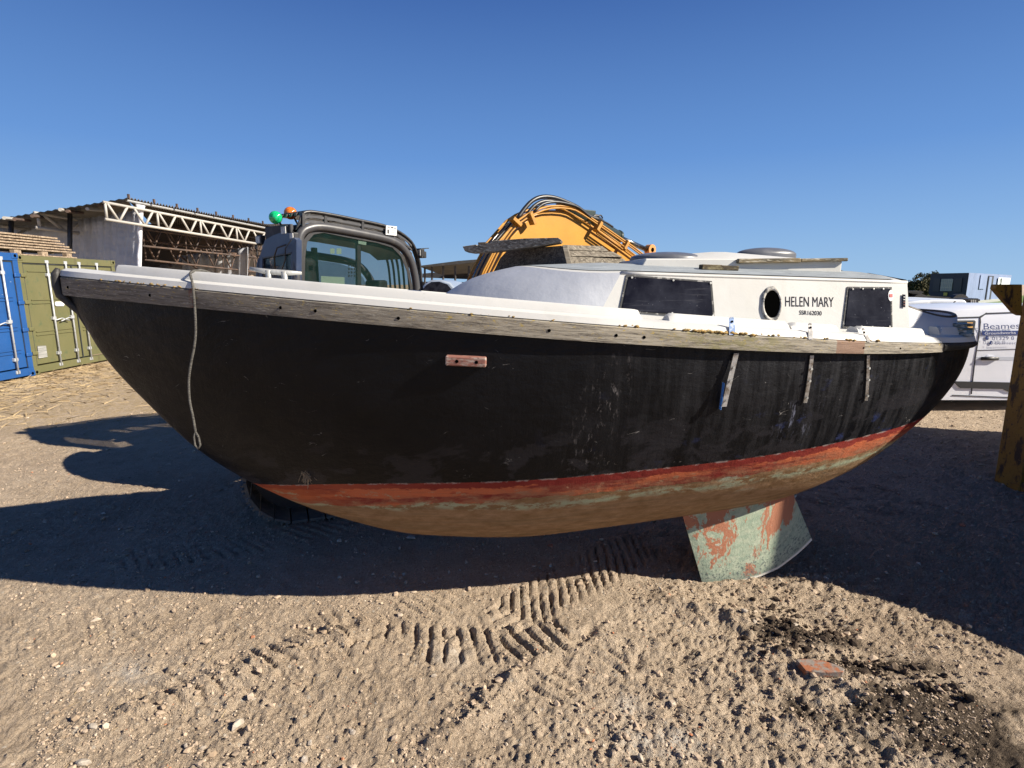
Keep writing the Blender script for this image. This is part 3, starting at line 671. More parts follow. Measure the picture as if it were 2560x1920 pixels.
# smoked domes: ventilator lids
dome_m = M('smoked_grey_dome', (.10, .105, .12), .35, layers=[(8, (.2, .2, .21), .5, .7, .6)])
def dome(px0, px1, pyb, pyt, lat, name):
    a = bpnt(px0, pyb, (0, lat, 0), (0, 1, 0)); b = bpnt(px1, pyb, (0, lat, 0), (0, 1, 0)); c = bpnt((px0+px1)/2, pyt, (0, lat, 0), (0, 1, 0))
    rx = (b.x-a.x)/2; cx_ = (a.x+b.x)/2; z0 = (a.z+b.z)/2; h = c.z-z0; V = []; n = 28; m_ = 8
    for j in range(m_+1):
        f = j/m_*math.pi/2
        for k in range(n): an = 2*math.pi*k/n; V.append((cx_+rx*math.cos(an)*math.cos(f), lat+.22*math.sin(an)*math.cos(f), z0+h*math.sin(f)))
    for k in range(n): an = 2*math.pi*k/n; V.append((cx_+rx*math.cos(an), lat+.22*math.sin(an), z0-.06))
    V = [(v[0], lat+(v[1]-lat)*(1 if lat < .1 else .5), v[2]) for v in V]
    F = [(j*n+k, j*n+(k+1) % n, (j+1)*n+(k+1) % n, (j+1)*n+k) for j in range(m_) for k in range(n)]
    F += [((m_+1)*n+k, (m_+1)*n+(k+1) % n, (k+1) % n, k) for k in range(n)]
    return MB().add(V, F).build(name, dome_m, boat, True, world=False)
dome(1578, 1752, 647, 630, .0, 'hatch_dome'); dome(1842, 1988, 636, 619, .34, 'hatch_dome')

# cockpit coaming
xa = E.x-.02; xe = BL*.965; nC = 40; V = []; wc = .62; rimV = []
zt0 = side(2266, 762).z; zt1 = float(zg(.93))+.17
for i in range(nC+1):
    a = math.pi*i/nC; c = math.cos(a); s = math.sin(a); l = -wc*math.copysign(abs(c)**.75, c); x = xa+(xe-xa)*s**.8
    f = (x-xa)/(xe-xa); z = zt0*(1-f)+zt1*f-.05*math.sin(math.pi*min(1, f*1.0))
    bz = float(zg(min(x/BL, .97)))+.03
    V += [(x, l*1.03, bz), (x, l*.985, z), (x-.03*s, l*.94, z), (x-.04*s, l*.92, bz-.15)]
    rimV.append(Vector((x-.015*s, l*.962, z+.002)))
MB().add(V, [(i*4+j, (i+1)*4+j, (i+1)*4+j+1, i*4+j+1) for i in range(nC) for j in range(3)]).build('cockpit_coaming', M('grey_coaming_paint', (.50, .51, .53), .4, layers=[(5, (.6, .6, .6), .45, .7), (30, (.12, .12, .12), .72, .74)], bump=[(9, .004)]), boat, True, world=False)
MB().tube(rimV, .012, 8).build('coaming_rim', M('dark_rim', (.05, .035, .025), .6), boat, True, world=False)
# stern fittings
mb = MB()
for (x, y, w_, h_) in ((2405, 812, .10, .018), (2400, 822, .12, .012), (2412, 836, .06, .02)):
    p = bpnt(x, y, (BL*.93, 0, 0), (1, 0, 0)); mb.obox(p, (w_/2, .02, 0), (-.02, .04, 0), (0, 0, h_/2))
mb.build('stern_fairlead', M('dull_fitting', (.06, .08, .07), .5, layers=[(20, (.3, .32, .3), .5, .6)]), boat, False, world=False, bevel=.004)

# three bolted side plates
def hull_idx(px, py): i = int(np.argmin(((HPX-np.array([px, py]))**2).sum(1))); return divmod(i, NT)
def hullcurve(px0, py0, px1, py1, offs, n=8):
    out = []; a = hull_idx(px0, py0); b = hull_idx(px1, py1); Pg = HP.reshape(NS, NT, 3)
    for k in range(n+1):
        f = k/n; s = a[0]+(b[0]-a[0])*f; j = a[1]+(b[1]-a[1])*f; s0 = int(s); j0 = int(j); fs = s-s0; fj = j-j0
        q = lambda g: (Pg[g[0], g[1]])
        p = (Pg[s0, j0]*(1-fs)+Pg[s0+1, j0]*fs)*(1-fj)+(Pg[s0, j0+1]*(1-fs)+Pg[s0+1, j0+1]*fs)*fj
        nv = np.cross(Pg[s0+1, j0]-Pg[s0, j0], Pg[s0, j0+1]-Pg[s0, j0]); nv /= np.linalg.norm(nv)
        if nv[1] > 0: nv = -nv
        out.append((Vector(p), Vector(nv), offs(f)))
    return out
def strap(tab, low_, offs, wid, tabmat, xf=0):
    root = None
    t = tpx(tab[0]); P = []
    x = t*BL; b = float(beam(t)); G_ = float(zg(t)); B_ = float(zb(t)); up = tab[2]
    top = Vector((x+tab[3], -b+.012, G_+up)); q = Vector((x, -b-.004, G_-.006)); r = Vector((x, -b-.008, B_))
    mb = MB(); 
    def ribbon(pts, w_):
        V = []
        for i, (p, wv) in enumerate(zip(pts, w_)):
            V += [p+Vector((-wv/2, 0, 0)), p+Vector((wv/2, 0, 0)), p+Vector((wv/2, .004, .001)), p+Vector((-wv/2, .004, .001))]
        F = [(0, 1, 2, 3), tuple(len(V)-4+k for k in (3, 2, 1, 0))]
        for i in range(len(pts)-1):
            for k in range(4): F.append((i*4+k, i*4+(k+1) % 4, (i+1)*4+(k+1) % 4, (i+1)*4+k))
        return MB().add(V, F)
    o = ribbon([q, q.lerp(top, .2), q.lerp(top, .5), top-Vector((0, 0, .008)), top], [wid, wid, wid*.95, wid*.85, wid*.45]).build('chainplate', tabmat, boat, False, world=False)
    hc = hullcurve(low_[0], low_[1], low_[2], low_[3], offs)
    low2 = ribbon([p+nm*of for p, nm, of in hc], [wid*.85]*len(hc)).build('lower_strap', steel, o, False, world=False)
    for f in (2, 4, 7):
        p, nm, of = hc[f]; c = p+nm*(of+.004); MB().tube([c, c+nm*.006], .007, 8).build('bolt', galv, low2, world=False)
    hole = top-Vector((0, .004, .022)); MB().tube([hole, hole-Vector((0, .003, 0))], .006, 10).build('bolt_hole', dark_hole, o, world=False)
    return o
strap((1830, 0, .085, -.0), (1826, 882, 1798, 1012), lambda f: .020+.028*f*f, .034, steel_blue)
strap((2026, 0, .080, -.0), (2028, 884, 2009, 1008), lambda f: .012, .026, steel)
strap((2172, 0, .070, -.03), (2171, 887, 2165, 1000), lambda f: .010, .022, steel)
hc = hullcurve(1803, 960, 1788, 1014, lambda f: .012, 6)
mb = MB()
for (p, nm, of), (p2, nm2, of2) in zip(hc[:-1], hc[1:]): mb.bar(p+nm*of, p2+nm2*of2, .003, .02, up=(0, 1, 0))
mb.build('taped_strap', blue_tape, boat, False, world=False)
# bolted block on the topsides
p, nm = on_hull(1160, 906); tx = Vector((1, 0, 0)); tx = (tx-nm*tx.dot(nm)).normalized(); tx = (tx+Vector((0, 0, -.035))).normalized(); tz = nm.cross(tx).normalized()
blk = MB().obox(p+nm*.02, tx*.105, tz*.026, nm*.022).build('side_block', rust_plate, boat, False, world=False, bevel=.008)
for s in (-.045, .055): c = p+nm*.0415+tx*s; MB().tube([c, c+nm*.0015], .009, 12).build('bolt_hole', dark_hole, blk, world=False)
p, nm = on_hull(2030, 1172); MB().tube([p-nm*.01, p+nm*.008], [.028, .024], 16).build('skin_fitting', rust_plate, boat, True, world=False)
# bolt holes in the rubbing strake
for px in (168, 373, 730-30, 787, 995, 1373, 1541, 1611, 2160, 2252):
    t = tpx(px); c = Vector((t*BL, -float(beam(t))-.0025, float(zg(t)*.45+zb(t)*.55))); MB().tube([c, c-Vector((0, .0015, 0))], .0085 if px < 1700 else .005, 12).build('bolt_hole', dark_hole, boat, world=False)
# moss tufts along the ledge
mb = MB()
lich = M('lichen_crust', (.34, .22, .07), .95, layers=[(60, (.16, .13, .06), .5, .6)], bump=[(120, .004)])
for k in range(240):
    px = random.choice([random.uniform(1520, 2200), random.gauss(1790, 45), random.uniform(900, 1400) if random.random() < .3 else random.gauss(1790, 40), random.uniform(250, 500)])
    t = tpx(px); r = random.uniform(.003, .0085)*(1 if px > 1500 else .7); c = Vector((t*BL, -float(beam(t))+random.uniform(-.002, .012), float(zg(t))+random.uniform(0, .006)))
    mb.tube([c-Vector((r*1.6, 0, 0)), c, c+Vector((r*1.6, 0, 0))], [r*.4, r, r*.4], 6)
mb.build('lichen', lich, boat, True, world=False)['kind'] = 'stuff'
# mooring cleat on the foredeck
c0 = bpnt(690, 697, (0, -.12, 0), (0, 1, 0)); cl = [bpnt(624, 671, (0, -.12, 0), (0, 1, 0)), bpnt(665, 679, (0, -.12, 0), (0, 1, 0)), bpnt(715, 682, (0, -.12, 0), (0, 1, 0)), bpnt(754, 683, (0, -.12, 0), (0, 1, 0))]
mb = MB(); mb.tube(cl, [.010, .017, .017, .010], 10)
for f in (.36, .66):
    p = cl[0].lerp(cl[3], f); mb.tube([p, p+Vector((.02*(f-.5), 0, -.05)), p+Vector((.12*(f-.5), 0, -.13))], [.022, .014, .026], 10)
mb.build('mooring_cleat', galv, boat, True, world=False)
# bilge keels
def fin(sgn, name):
    l0 = -.36
    out = [(1690, 1270), (1757, 1462), (1800, 1462), (1850, 1452), (1900, 1438), (1945, 1418), (1990, 1385), (2030, 1350), (2029, 1325), (2015, 1290), (1978, 1215)]
    P = [bpnt(x, y, (0, l0, 0), (0, 1, 0)) for x, y in out]
    V = []; UV = []; n = len(P); cxm = sum(p.x for p in P)/n
    F = []
    # subdivided lens-section blade
    NL, NH = 22, 12
    tops = (P[0], P[-1]); 
    def lowz(x):
        xs_ = [p.x for p in P[1:8]]; zs_ = [p.z for p in P[1:8]]; return float(np.interp(x, xs_, zs_))
    for side_ in (0, 1):
        for i in range(NL+1):
            f = i/NL
            xl = P[1].x+(P[7].x-P[1].x)*f; xt = P[0].x+(P[-1].x-P[0].x)*f+.0
            zl = lowz(xl); ztp = .42
            for j in range(NH+1):
                g_ = j/NH; x = xl+(xt-xl)*g_; z = zl+(ztp-zl)*g_
                th = .028*math.sqrt(max(.02, 1-(2*f-1)**2)) * (1 if j else .55)
                V.append((x, sgn*(-(l0+.03*g_)) * -1 * -1 if False else sgn*(abs(l0)-.03*g_+(th if side_ == 0 else -th)), z)); UV.append((x, z-zl))
    M_ = (NL+1)*(NH+1)
    for s_ in (0, 1):
        for i in range(NL):
            for j in range(NH):
                a = s_*M_+i*(NH+1)+j; q = (a, a+1, a+NH+2, a+NH+1); F.append(q if s_ else q[::-1])
    for i in range(NL): a = i*(NH+1); F.append((a, a+NH+1, a+NH+1+M_, a+M_))
    for j in range(NH):
        F.append((j, j+M_, j+1+M_, j+1)); a = NL*(NH+1)+j; F.append((a, a+1, a+1+M_, a+M_))
    o = mesh_uv(name, V, F, UV, fin_m, boat); md = o.modifiers.new('e', 'EDGE_SPLIT'); md.split_angle = R(50); return o
fin(-1, 'bilge_keel'); fin(1, 'bilge_keel').location = (.42, .06, 0)

# rope hanging over the bulwark
t = tpx(482); hp = BW @ Vector((t*BL, -float(beam(t))-.012, float(zg(t))))
Yr = hp.y
pin = BW @ Vector((t*BL+.0, -float(beam(t))+.09, float(zg(t))+.095))
rp = [pin+Vector((0, .3, -.06)), pin+Vector((0, .08, 0)), at(478, 680, Yr+.075), at(480, 702, Yr+.03), at(483, 722, Yr), at(487, 770, Yr-.006), at(489, 830, Yr-.005), at(485, 870, Yr-.003), at(478, 905, Yr), at(472, 950, Yr), at(474, 1000, Yr), at(482, 1040, Yr), at(489, 1080, Yr)]
def smooth_pts(P, n=6):
    out = []
    for i in range(len(P)-1):
        a = P[max(i-1, 0)]; b = P[i]; c = P[i+1]; d = P[min(i+2, len(P)-1)]
        for k in range(n):
            s = k/n; out.append(.5*((2*b)+(c-a)*s+(2*a-5*b+4*c-d)*s*s+(3*b-a-3*c+d)*s**3))
    return out+[P[-1]]
ro = thing('rope', 'thin grey weathered rope hanging over the bow bulwark down the black hull', 'rope', rp[-1])
MB().tube(smooth_pts(rp), .0068, 8).build('rope_line', rope_m, ro, True)
e = rp[-1]; MB().tube([e, e+Vector((-.012, 0, -.03)), e+Vector((-.010, 0, -.075)), e+Vector((.006, 0, -.10)), e+Vector((.018, 0, -.075)), e+Vector((.014, 0, -.03)), e], .006, 6).build('eye_splice', rope_m, ro, True)
# tuft of dead weed caught on the hull
p, nm = on_hull(762, 1195); W0 = BW @ p; mb = MB()
for k in range(60):
    a = W0+Vector((random.gauss(0, .012), -.004, random.gauss(.02, .022))); d = Vector((random.gauss(0, .018), -abs(random.gauss(0, .012)), random.gauss(-.03, .02)))
    mb.tube([a, a+d*.5+Vector((0, -.006, 0)), a+d], .0011, 3, False)
tag(mb.build('weed_tuft', M('dry_weed', (.32, .24, .15), .9)), 'small dry brown weed tuft stuck to the hull just above the red band', 'weed')

# ------------------------------------------------------------------ weathered boards lying on the cabin roof
zr = lambda X_, Y_: (BW @ Vector((0, 0, 0))).z + roofz((BI @ Vector((X_, Y_, 0))).x, (BI @ Vector((X_, Y_, 0))).y)
def frame_at(name, label, cat, base, group=None): return thing(name, label, cat, base, (0, 0, 0), group)
lk = frame_at('wooden_locker', 'low grey weathered boarded locker standing on the boat cabin roof under a plank', 'locker', at(1418, 660, 3.9))
Yc, Yl, Yr_ = 3.82, 4.3, 4.1
cn = [(1418, 664), (1408, 614)]; lf = [(1230, 672), (1250, 645), (1266, 626), (1300, 619)]
near = at(1420, 668, Yc); neart = at(1404, 614, Yc+.06)
MB().prism([at(1232, 682, Yl), at(1250, 645, Yl), at(1270, 624, Yl), neart, near], (.12, .30, -.01)).build('side_panel', shade_toned_board, lk, bevel=.004)
rows_ = [(676, 641, 0), (640, 626, 1), (625, 612, 2)]
rx = [(1578, 1560), (1556, 1532), (1520, 1505)]
for (yb, yt, k) in rows_:
    x0b = 1424-5*k; x0t = 1419-5*k
    MB().prism([at(x0b, yb, Yc-.012+.02*k), at(rx[k][0]+2, yb+2 if k == 0 else yb+3, Yr_-.012), at(rx[k][1], yt+(3 if k else 5), Yr_+.02), at(x0t, yt, Yc+.008+.02*k)], (.02, .35-.05*k, 0)).build('board', board, lk, bevel=.004)
MB().prism([at(1418, 668, Yc-.03), at(1432, 668, Yc-.03), at(1418, 614, Yc+.04), at(1405, 613, Yc+.04)], (.01, .03, 0)).build('corner_post', board, lk, bevel=.004)
pk = frame_at('wooden_plank', 'long notched grey plank overhanging the boarded locker on the cabin roof', 'plank', at(1300, 618, 3.9))
prof = [(1156, 616), (1190, 611), (1192, 617), (1196, 610), (1216, 607), (1226, 607), (1229, 602), (1260, 600), (1310, 596), (1395, 594), (1404, 600), (1400, 606), (1360, 613), (1280, 624), (1210, 631), (1172, 632), (1162, 628)]
MB().prism([at(x, y, 3.85+(1400-x)/250*.25) for x, y in prof], (.03, .22, .004)).build('plank_board', wood('grey_plank', (.20, .17, .14), (.08, .065, .05), (.36, .33, .28), (4, 50, 50)), pk, bevel=.004)
MB().prism([at(x, y, 3.92) for x, y in ((1195, 606), (1214, 605), (1214, 609), (1195, 610))], (0, .06, 0)).build('cleat_block', shade_toned_board, pk)

# ------------------------------------------------------------------ excavator behind the boat
ex = thing('excavator', 'yellow tracked excavator with black glazed cab and roof guard parked behind the sailboat', 'excavator', (-1.6, 6.0, 0))
U_ = Vector((.64, .77, 0)); V_ = Vector((-.77, .64, 0)); Q_ = Vector((-2.33, 6.1, 0))
cp = lambda x, y: onp(x, y, Q_, V_)                       # near side of the cab
rp_ = lambda x, y: onp(x, y, Q_, U_)                      # rear face of the cab
CWd = 1.0
frame_px = [(741, 760), (741, 702), (744, 640), (747, 600), (754, 582), (768, 572), (800, 567), (860, 576), (952, 594), (990, 607), (1012, 627), (1028, 655), (1037, 690), (1042, 730), (1046, 790)]
fp = smooth_pts([cp(*p) for p in frame_px], 4)
cab = MB().tube(fp, .05, 10).build('cab_frame', grey_tube, ex, True)
MB().tube([p+V_*CWd*.86-Vector((0, 0, .24)) for p in fp], .05, 10).build('cab_frame', grey_tube, ex, True)
innr = [cp(x, y) for x, y in ((757, 770), (757, 640), (762, 604), (778, 584), (800, 579), (860, 588), (945, 604), (985, 620), (1006, 645), (1020, 680), (1027, 720), (1030, 775))]
gl = MB().prism(innr, V_*.01).build('side_window', cab_glass, ex)
MB().prism([p+V_*(CWd*.84)-Vector((0, 0, .24)) for p in innr], V_*.01).build('side_window', cab_glass, ex)
# frit band round the pane, door post and interior
def ringplate(pts, inset, thick, mat, name, parent):
    c = sum(pts, Vector())/len(pts); n = len(pts); inn = [p+(c-p).normalized()*inset for p in pts]
    V = pts+inn; V2 = [p+V_*thick for p in V]; F = []
    for i in range(n): j = (i+1) % n; F += [(i, j, n+j, n+i), (2*n+i, 3*n+i, 3*n+j, 2*n+j)]
    return MB().add(V+V2, F).build(name, mat, parent)
ringplate([p-V_*.004 for p in [cp(x, y) for x, y in ((752, 775), (752, 640), (757, 602), (774, 581), (800, 575), (860, 584), (947, 600), (988, 616), (1010, 641), (1024, 678), (1031, 718), (1034, 780))]], .05, .006, black_m, 'window_seal', ex)
for x0, x1, t_ in ((897, 906, .05),): MB().prism([cp(x0, 597)+V_*.03, cp(x1, 598)+V_*.03, cp(x1+1, 780)+V_*.03, cp(x0+1, 780)+V_*.03], V_*.04).build('door_post', grey_tube, ex)
prf = [cp(x, y) for x, y in ((745, 640), (750, 592), (768, 574), (800, 569), (860, 578), (952, 596), (990, 610), (1010, 628))]
prf2 = [p-Vector((0, 0, .07)) for p in prf[::-1]]
MB().prism([p-Vector((0, 0, .03))+V_*.05 for p in prf+prf2], V_*(CWd*.50)).build('cab_roof', black_m, ex, bevel=.04)
# rear face with window
re = [rp_(x, y) for x, y in ((741, 800), (741, 600), (722, 583), (706, 580), (684, 588), (662, 600), (652, 640), (649, 800))]
rw = [(727, 632), (727, 800), (655, 800), (656, 645)]
rwp = [rp_(*p) for p in rw]
c_ = [rp_(741, 800), rp_(741, 600), rp_(722, 583), rp_(706, 580), rp_(684, 588), rp_(662, 600), rp_(650, 640), rp_(656, 645), rp_(727, 632), rp_(727, 800)]
MB().prism(c_, U_*.06).build('rear_panel', navy_panel, ex)
MB().prism([rp_(649, 640), rp_(656, 640), rp_(655, 800), rp_(647, 800)], U_*.05).build('rear_post', navy_panel, ex)
MB().prism([p+U_*.02 for p in rwp], U_*.008).build('rear_window', cab_glass, ex)
MB().prism([rp_(*p)-U_*.004 for p in ((729, 630), (729, 634), (656, 647), (656, 643))], U_*.01).build('window_seal', black_m, ex)
# interior
base = Vector((-2.33, 6.1, 0))
def cbox(a0, a1, b0, b1, z0, z1, name, mat, bev=.03):
    P = base+U_*((a0+a1)/2)+V_*((b0+b1)/2); P.z = (z0+z1)/2
    return MB().obox(P, U_*(a1-a0)/2, V_*(b1-b0)/2, (0, 0, (z1-z0)/2)).build(name, mat, ex, bevel=bev)
cbox(.05, 1.62, 0, 1, 1.1, 1.5, 'cab_base', black_m, .02)
cbox(.28, .46, .28, .74, 1.5, 2.35, 'seat', seat_m, .06); cbox(.3, .42, .4, .62, 2.33, 2.55, 'headrest', seat_m, .04); cbox(.3, .85, .28, .74, 1.5, 1.85, 'seat_cushion', seat_m, .05)
cbox(.10, .16, .80, .85, 1.5, 2.5, 'inner_post', seat_m, .01); cbox(.72, .79, .80, .85, 1.5, 2.5, 'inner_post', seat_m, .01)
cbox(.1, 1.3, .03, .66, 2.62, 2.68, 'headliner', seat_m, .01); cbox(1.25, 1.4, .2, .5, 1.5, 2.1, 'console', seat_m, .03)
cbox(.02, .06, .05, .6, 2.45, 2.68, 'rear_header', seat_m, .01)
for pxs in (((827, 621), (838, 621), (838, 634), (827, 634)), ((843, 621), (855, 621), (855, 635), (843, 635)), ((898, 595), (918, 599), (917, 613), (897, 609)), ((804, 690), (863, 693), (863, 725), (804, 720))):
    MB().prism([cp(*p)+V_*.012 for p in pxs], V_*.002).build('notice', paper, gl)
mb = MB()
for r in range(4):
    for c in range(4): P = cp(874+7*c, 664+8.5*r)+V_*.014; mb.obox(P, U_*.009, V_*.001, (0, 0, .010+.003*((r+c) % 2)))
mb.build('notice_print', seat_m, gl)
# roof guard: bars that run forward and curve down over the windscreen
gpx = [(756, 534), (776, 529), (830, 537), (900, 551), (960, 564), (1000, 581), (1028, 604), (1042, 632), (1050, 665), (1055, 726), (1058, 790)]
gpt = smooth_pts([cp(*p) for p in gpx], 3)
rg = MB().tube(gpt, .018, 6).build('roof_guard', black_m, ex, True)
def ribbon_bar(pts, off, w_, h_, dz=0):
    V = []; 
    for p in pts:
        q = p+V_*off+Vector((0, 0, dz)); V += [q-V_*w_/2+Vector((0, 0, h_/2)), q+V_*w_/2+Vector((0, 0, h_/2)), q+V_*w_/2-Vector((0, 0, h_/2)), q-V_*w_/2-Vector((0, 0, h_/2))]
    F = [(0, 1, 2, 3), tuple(len(V)-4+k for k in (3, 2, 1, 0))]
    for i in range(len(pts)-1):
        for k in range(4): F.append((i*4+k, i*4+(k+1) % 4, (i+1)*4+(k+1) % 4, (i+1)*4+k))
    return MB().add(V, F)
for k in range(7): ribbon_bar(gpt, .05+k*.10, .045, .03).build('guard_bar', black_m, rg)
for k in range(1, 4): ribbon_bar([p for p in gpt[:19]], -.006, .012, .026, -.052*k).build('guard_slat', grey_tube, rg)
for f in (2, 8, 14, 20):
    p = gpt[f]; MB().bar(p, p+V_*.68, .03, .03).build('guard_cross_bar', black_m, rg)
for (x, y) in ((757, 545), (812, 552), (905, 566), (980, 585)): MB().bar(cp(x, y-12), cp(x, y+24), .04, .03).build('guard_bracket', black_m, rg)
MB().prism([cp(756, 530), cp(776, 529), cp(776, 545), cp(745, 560), cp(740, 575)], V_*.02).build('guard_end_plate', black_m, rg)
sg = MB().prism([cp(x, y)-V_*.05 for x, y in ((959, 564), (986, 567), (985, 590), (958, 587))], V_*.006).build('sign_plate', M('sign_white', (.6, .6, .6), .5), rg)
for (a, b, c, d) in ((962, 567, 968, 569), (971, 568, 977, 571), (979, 571, 983, 573), (962, 574, 966, 584), (969, 575, 982, 576), (969, 580, 980, 581)):
    MB().prism([cp(x, y)-V_*.052 for x, y in ((a, b), (c, b+.6), (c, d+.6), (a, d))], V_*.001).build('sign_print', seat_m, sg)
# beacons and lamps
def beacon(px, py, colr, nm):
    c = onp(px, py, Q_+V_*.45, V_); m = M(nm+'_lens', colr, .12, spec=.8, layers=[(40, tuple(q*.35 for q in colr), .5, .62, .7)]); m.node_tree.nodes['Principled BSDF'].inputs['Subsurface Weight'].default_value = 0
    d = Vector((.15, -.95, -.1)).normalized()
    b = MB().tube([c+d*-.06, c+d*.0], [.05, .062], 16).build('beacon_base', black_m, ex, True)
    MB().tube([c, c+d*.03, c+d*.055, c+d*.07], [.07, .07, .06, .042], 24).build('beacon_lens', m, b, True)
    MB().tube([c+d*.068, c+d*.078], [.045, .042], 20).build('beacon_lens', m, b, True)
    MB().tube([c+d*-.05, c+d*-.05+V_*-.05+Vector((.05, 0, -.16))], .012, 6).build('beacon_stalk', black_m, b)
beacon(690, 544, (.01, .42, .16), 'green'); beacon(727, 533, (.62, .16, .02), 'amber')
def lamp(px, py, off, nm='work_lamp', w_=.07):
    c = onp(px, py, Q_+V_*off, V_); b = MB().obox(c, U_*.03, V_*w_/1.2, (0, 0, w_/1.4)).build(nm, black_m, ex, bevel=.01)
    MB().obox(c-U_*.034, U_*.004, V_*w_/1.5, (0, 0, w_/1.9)).build('lamp_glass', galv, b); return b
lamp(652, 600, .8); lamp(668, 617, .75); lamp(716, 576, .15); lamp(736, 590, .0, w_=.05); lamp(1050, 632, .0); lamp(1056, 637, .05, w_=.06)
MB().tube([rp_(722, 612)-U_*.03, rp_(706, 620)-U_*.06, rp_(697, 640)-U_*.05, rp_(699, 690)-U_*.05], .008, 6).build('cable', hose_m, ex, True)
MB().tube([rp_(735, 600)-U_*.03, rp_(722, 622)-U_*.04, rp_(724, 650)-U_*.05, rp_(708, 690)-U_*.04], .006, 6).build('cable', hose_m, ex, True)
MB().tube([onp(x, y, Q_+V_*.8, V_) for x, y in ((660, 612), (642, 612), (637, 622), (650, 628), (668, 622))], .007, 6).build('cable', hose_m, ex, True)
MB().bar(onp(1046, 622, Q_, V_), onp(1066, 621, Q_, V_), .1, .01).build('lamp_bracket', black_m, ex)
# upper body, counterweight and tracks
c0_ = Vector((-2.33, 6.1, 0))
def hb(a0, a1, b0, b1, z0, z1, nm, mat, bev): P = c0_+U_*((a0+a1)/2)+V_*((b0+b1)/2); P.z = (z0+z1)/2; MB().obox(P, U_*(a1-a0)/2, V_*(b1-b0)/2, (0, 0, (z1-z0)/2)).build(nm, mat, ex, bevel=bev)
hb(-.35, 1.7, -1.2, 1.0, .95, 1.12, 'turntable_deck', black_m, .02); hb(-.35, .0, -1.15, .4, 1.12, 1.6, 'engine_housing', yellow, .08); hb(.05, 1.3, -1.15, -.55, 1.12, 1.6, 'tank_housing', yellow, .05)
P = []
for k in range(13): a = math.pi*k/12; P.append(c0_+U_*(-.35-.38*math.sin(a))+V_*(-.35+.85*math.cos(a))+Vector((0, 0, 1.0)))
MB().prism(P, (0, 0, .62)).build('counterweight', yellow, ex, bevel=.05)
TD = Vector((.92, .39, 0)); TW = Vector((-.39, .92, 0))
shoe_m = M('muddy_steel_shoe', (.14, .13, .12), .8, .3, layers=[(9, (.24, .2, .16), .45, .65)], bump=[(30, .004)])
for off in (0, 1.75):
    o_ = Vector((-2.20, 4.40, 0))+TW*off; L_ = 3.0; r = .40; W_ = .62; path = []
    for k in range(60):
        s = k/60*(2*L_+2*math.pi*r)
        if s < L_: path.append((r+s, 0, (1, 0)))
        elif s < L_+math.pi*r: a = (s-L_)/r; path.append((r+L_+r*math.sin(a), r-r*math.cos(a), (math.cos(a), math.sin(a))))
        elif s < 2*L_+math.pi*r: path.append((r+L_-(s-L_-math.pi*r), 2*r, (-1, 0)))
        else: a = (s-2*L_-math.pi*r)/r; path.append((r-r*math.sin(a), r+r*math.cos(a), (-math.cos(a), -math.sin(a))))
    mb = MB(); step = (2*L_+2*math.pi*r)/60
    for x, z, (tx, tz) in path:
        c = o_+TD*x+TW*W_/2+Vector((0, 0, z+.03)); T_ = TD*tx+Vector((0, 0, tz)); N_ = TD*tz+Vector((0, 0, -tx))
        mb.obox(c, T_*step*.45, TW*W_/2, N_*.012)
        for gq in (-.3, .0, .3): mb.obox(c+T_*step*gq+N_*.022, T_*.008, TW*W_/2, N_*.014)
    tr_ = mb.build('track', shoe_m, ex)
    mid = o_+TD*(r+L_/2)+TW*W_/2+Vector((0, 0, r+.03)); MB().obox(mid, TD*L_/2, TW*.13, (0, 0, .16)).build('track_frame', black_m, tr_, bevel=.02)
    for q in (r, r+L_):
        c = o_+TD*q+TW*(W_/2-.12)+Vector((0, 0, r+.03)); MB().tube([c, c+TW*.24], r*.86, 24).build('idler_wheel', black_m, tr_)
# boom
BD = Vector((.8, .6, 0)); BN = Vector((.6, -.8, 0)); BQ = at(1385, 520, 7.6); bq = lambda x, y, o=0: onp(x, y, BQ, BN)+BN*o
out = [(1170, 760), (1207, 674), (1245, 600), (1285, 552), (1330, 530), (1368, 518), (1420, 518), (1450, 532), (1500, 566), (1540, 592), (1600, 632), (1640, 680), (1700, 760)]
inn = [(1560, 760), (1400, 640), (1300, 760)]
boom = MB().prism([bq(x, y, -.05) for x, y in ((1196, 780), (1236, 680), (1284, 592), (1332, 540), (1368, 524), (1414, 524), (1444, 538), (1500, 574), (1562, 618), (1612, 660), (1700, 780))], BN*-.42).build('boom', yellow, ex, bevel=.015)
def bpath(pxs, r, mat, nm, o=.0, n=8, sm=3): return MB().tube(smooth_pts([bq(x, y, o) for x, y in pxs], sm), r, n).build(nm, mat, ex, True)
# outer flange plates and pipes following the boom
for k, (dy, o, r) in enumerate(((0, .03, .014), (6, .05, .012), (-2, -.2, .02))):
    bpath([(1186+dy, 730), (1212+dy, 676), (1248+dy, 606), (1291+dy*.8, 552+dy*.8), (1333+dy*.3, 528+dy), (1372, 516+dy), (1418, 517+dy), (1448-dy*.2, 529+dy), (1497-dy*.4, 561+dy), (1548-dy*.4, 596+dy), (1604-dy*.4, 636+dy), (1660-dy*.4, 690+dy)], r, yellow2, 'hydraulic_pipe', o, 8, 2)
for k in range(3):
    bpath([(1490-4*k, 574+5*k), (1541-4*k, 610+5*k), (1598-4*k, 653+5*k), (1640-4*k, 694+5*k)], .011, yellow2, 'hydraulic_pipe', .07, 8, 1)
for k in range(4): bpath([(1183-3*k, 730), (1206-3*k, 676), (1242-3*k, 606), (1286-3*k, 556)], .012, [yellow2, hose_m, chrome, yellow2][k], 'hydraulic_pipe', .03-.06*k, 8, 1)
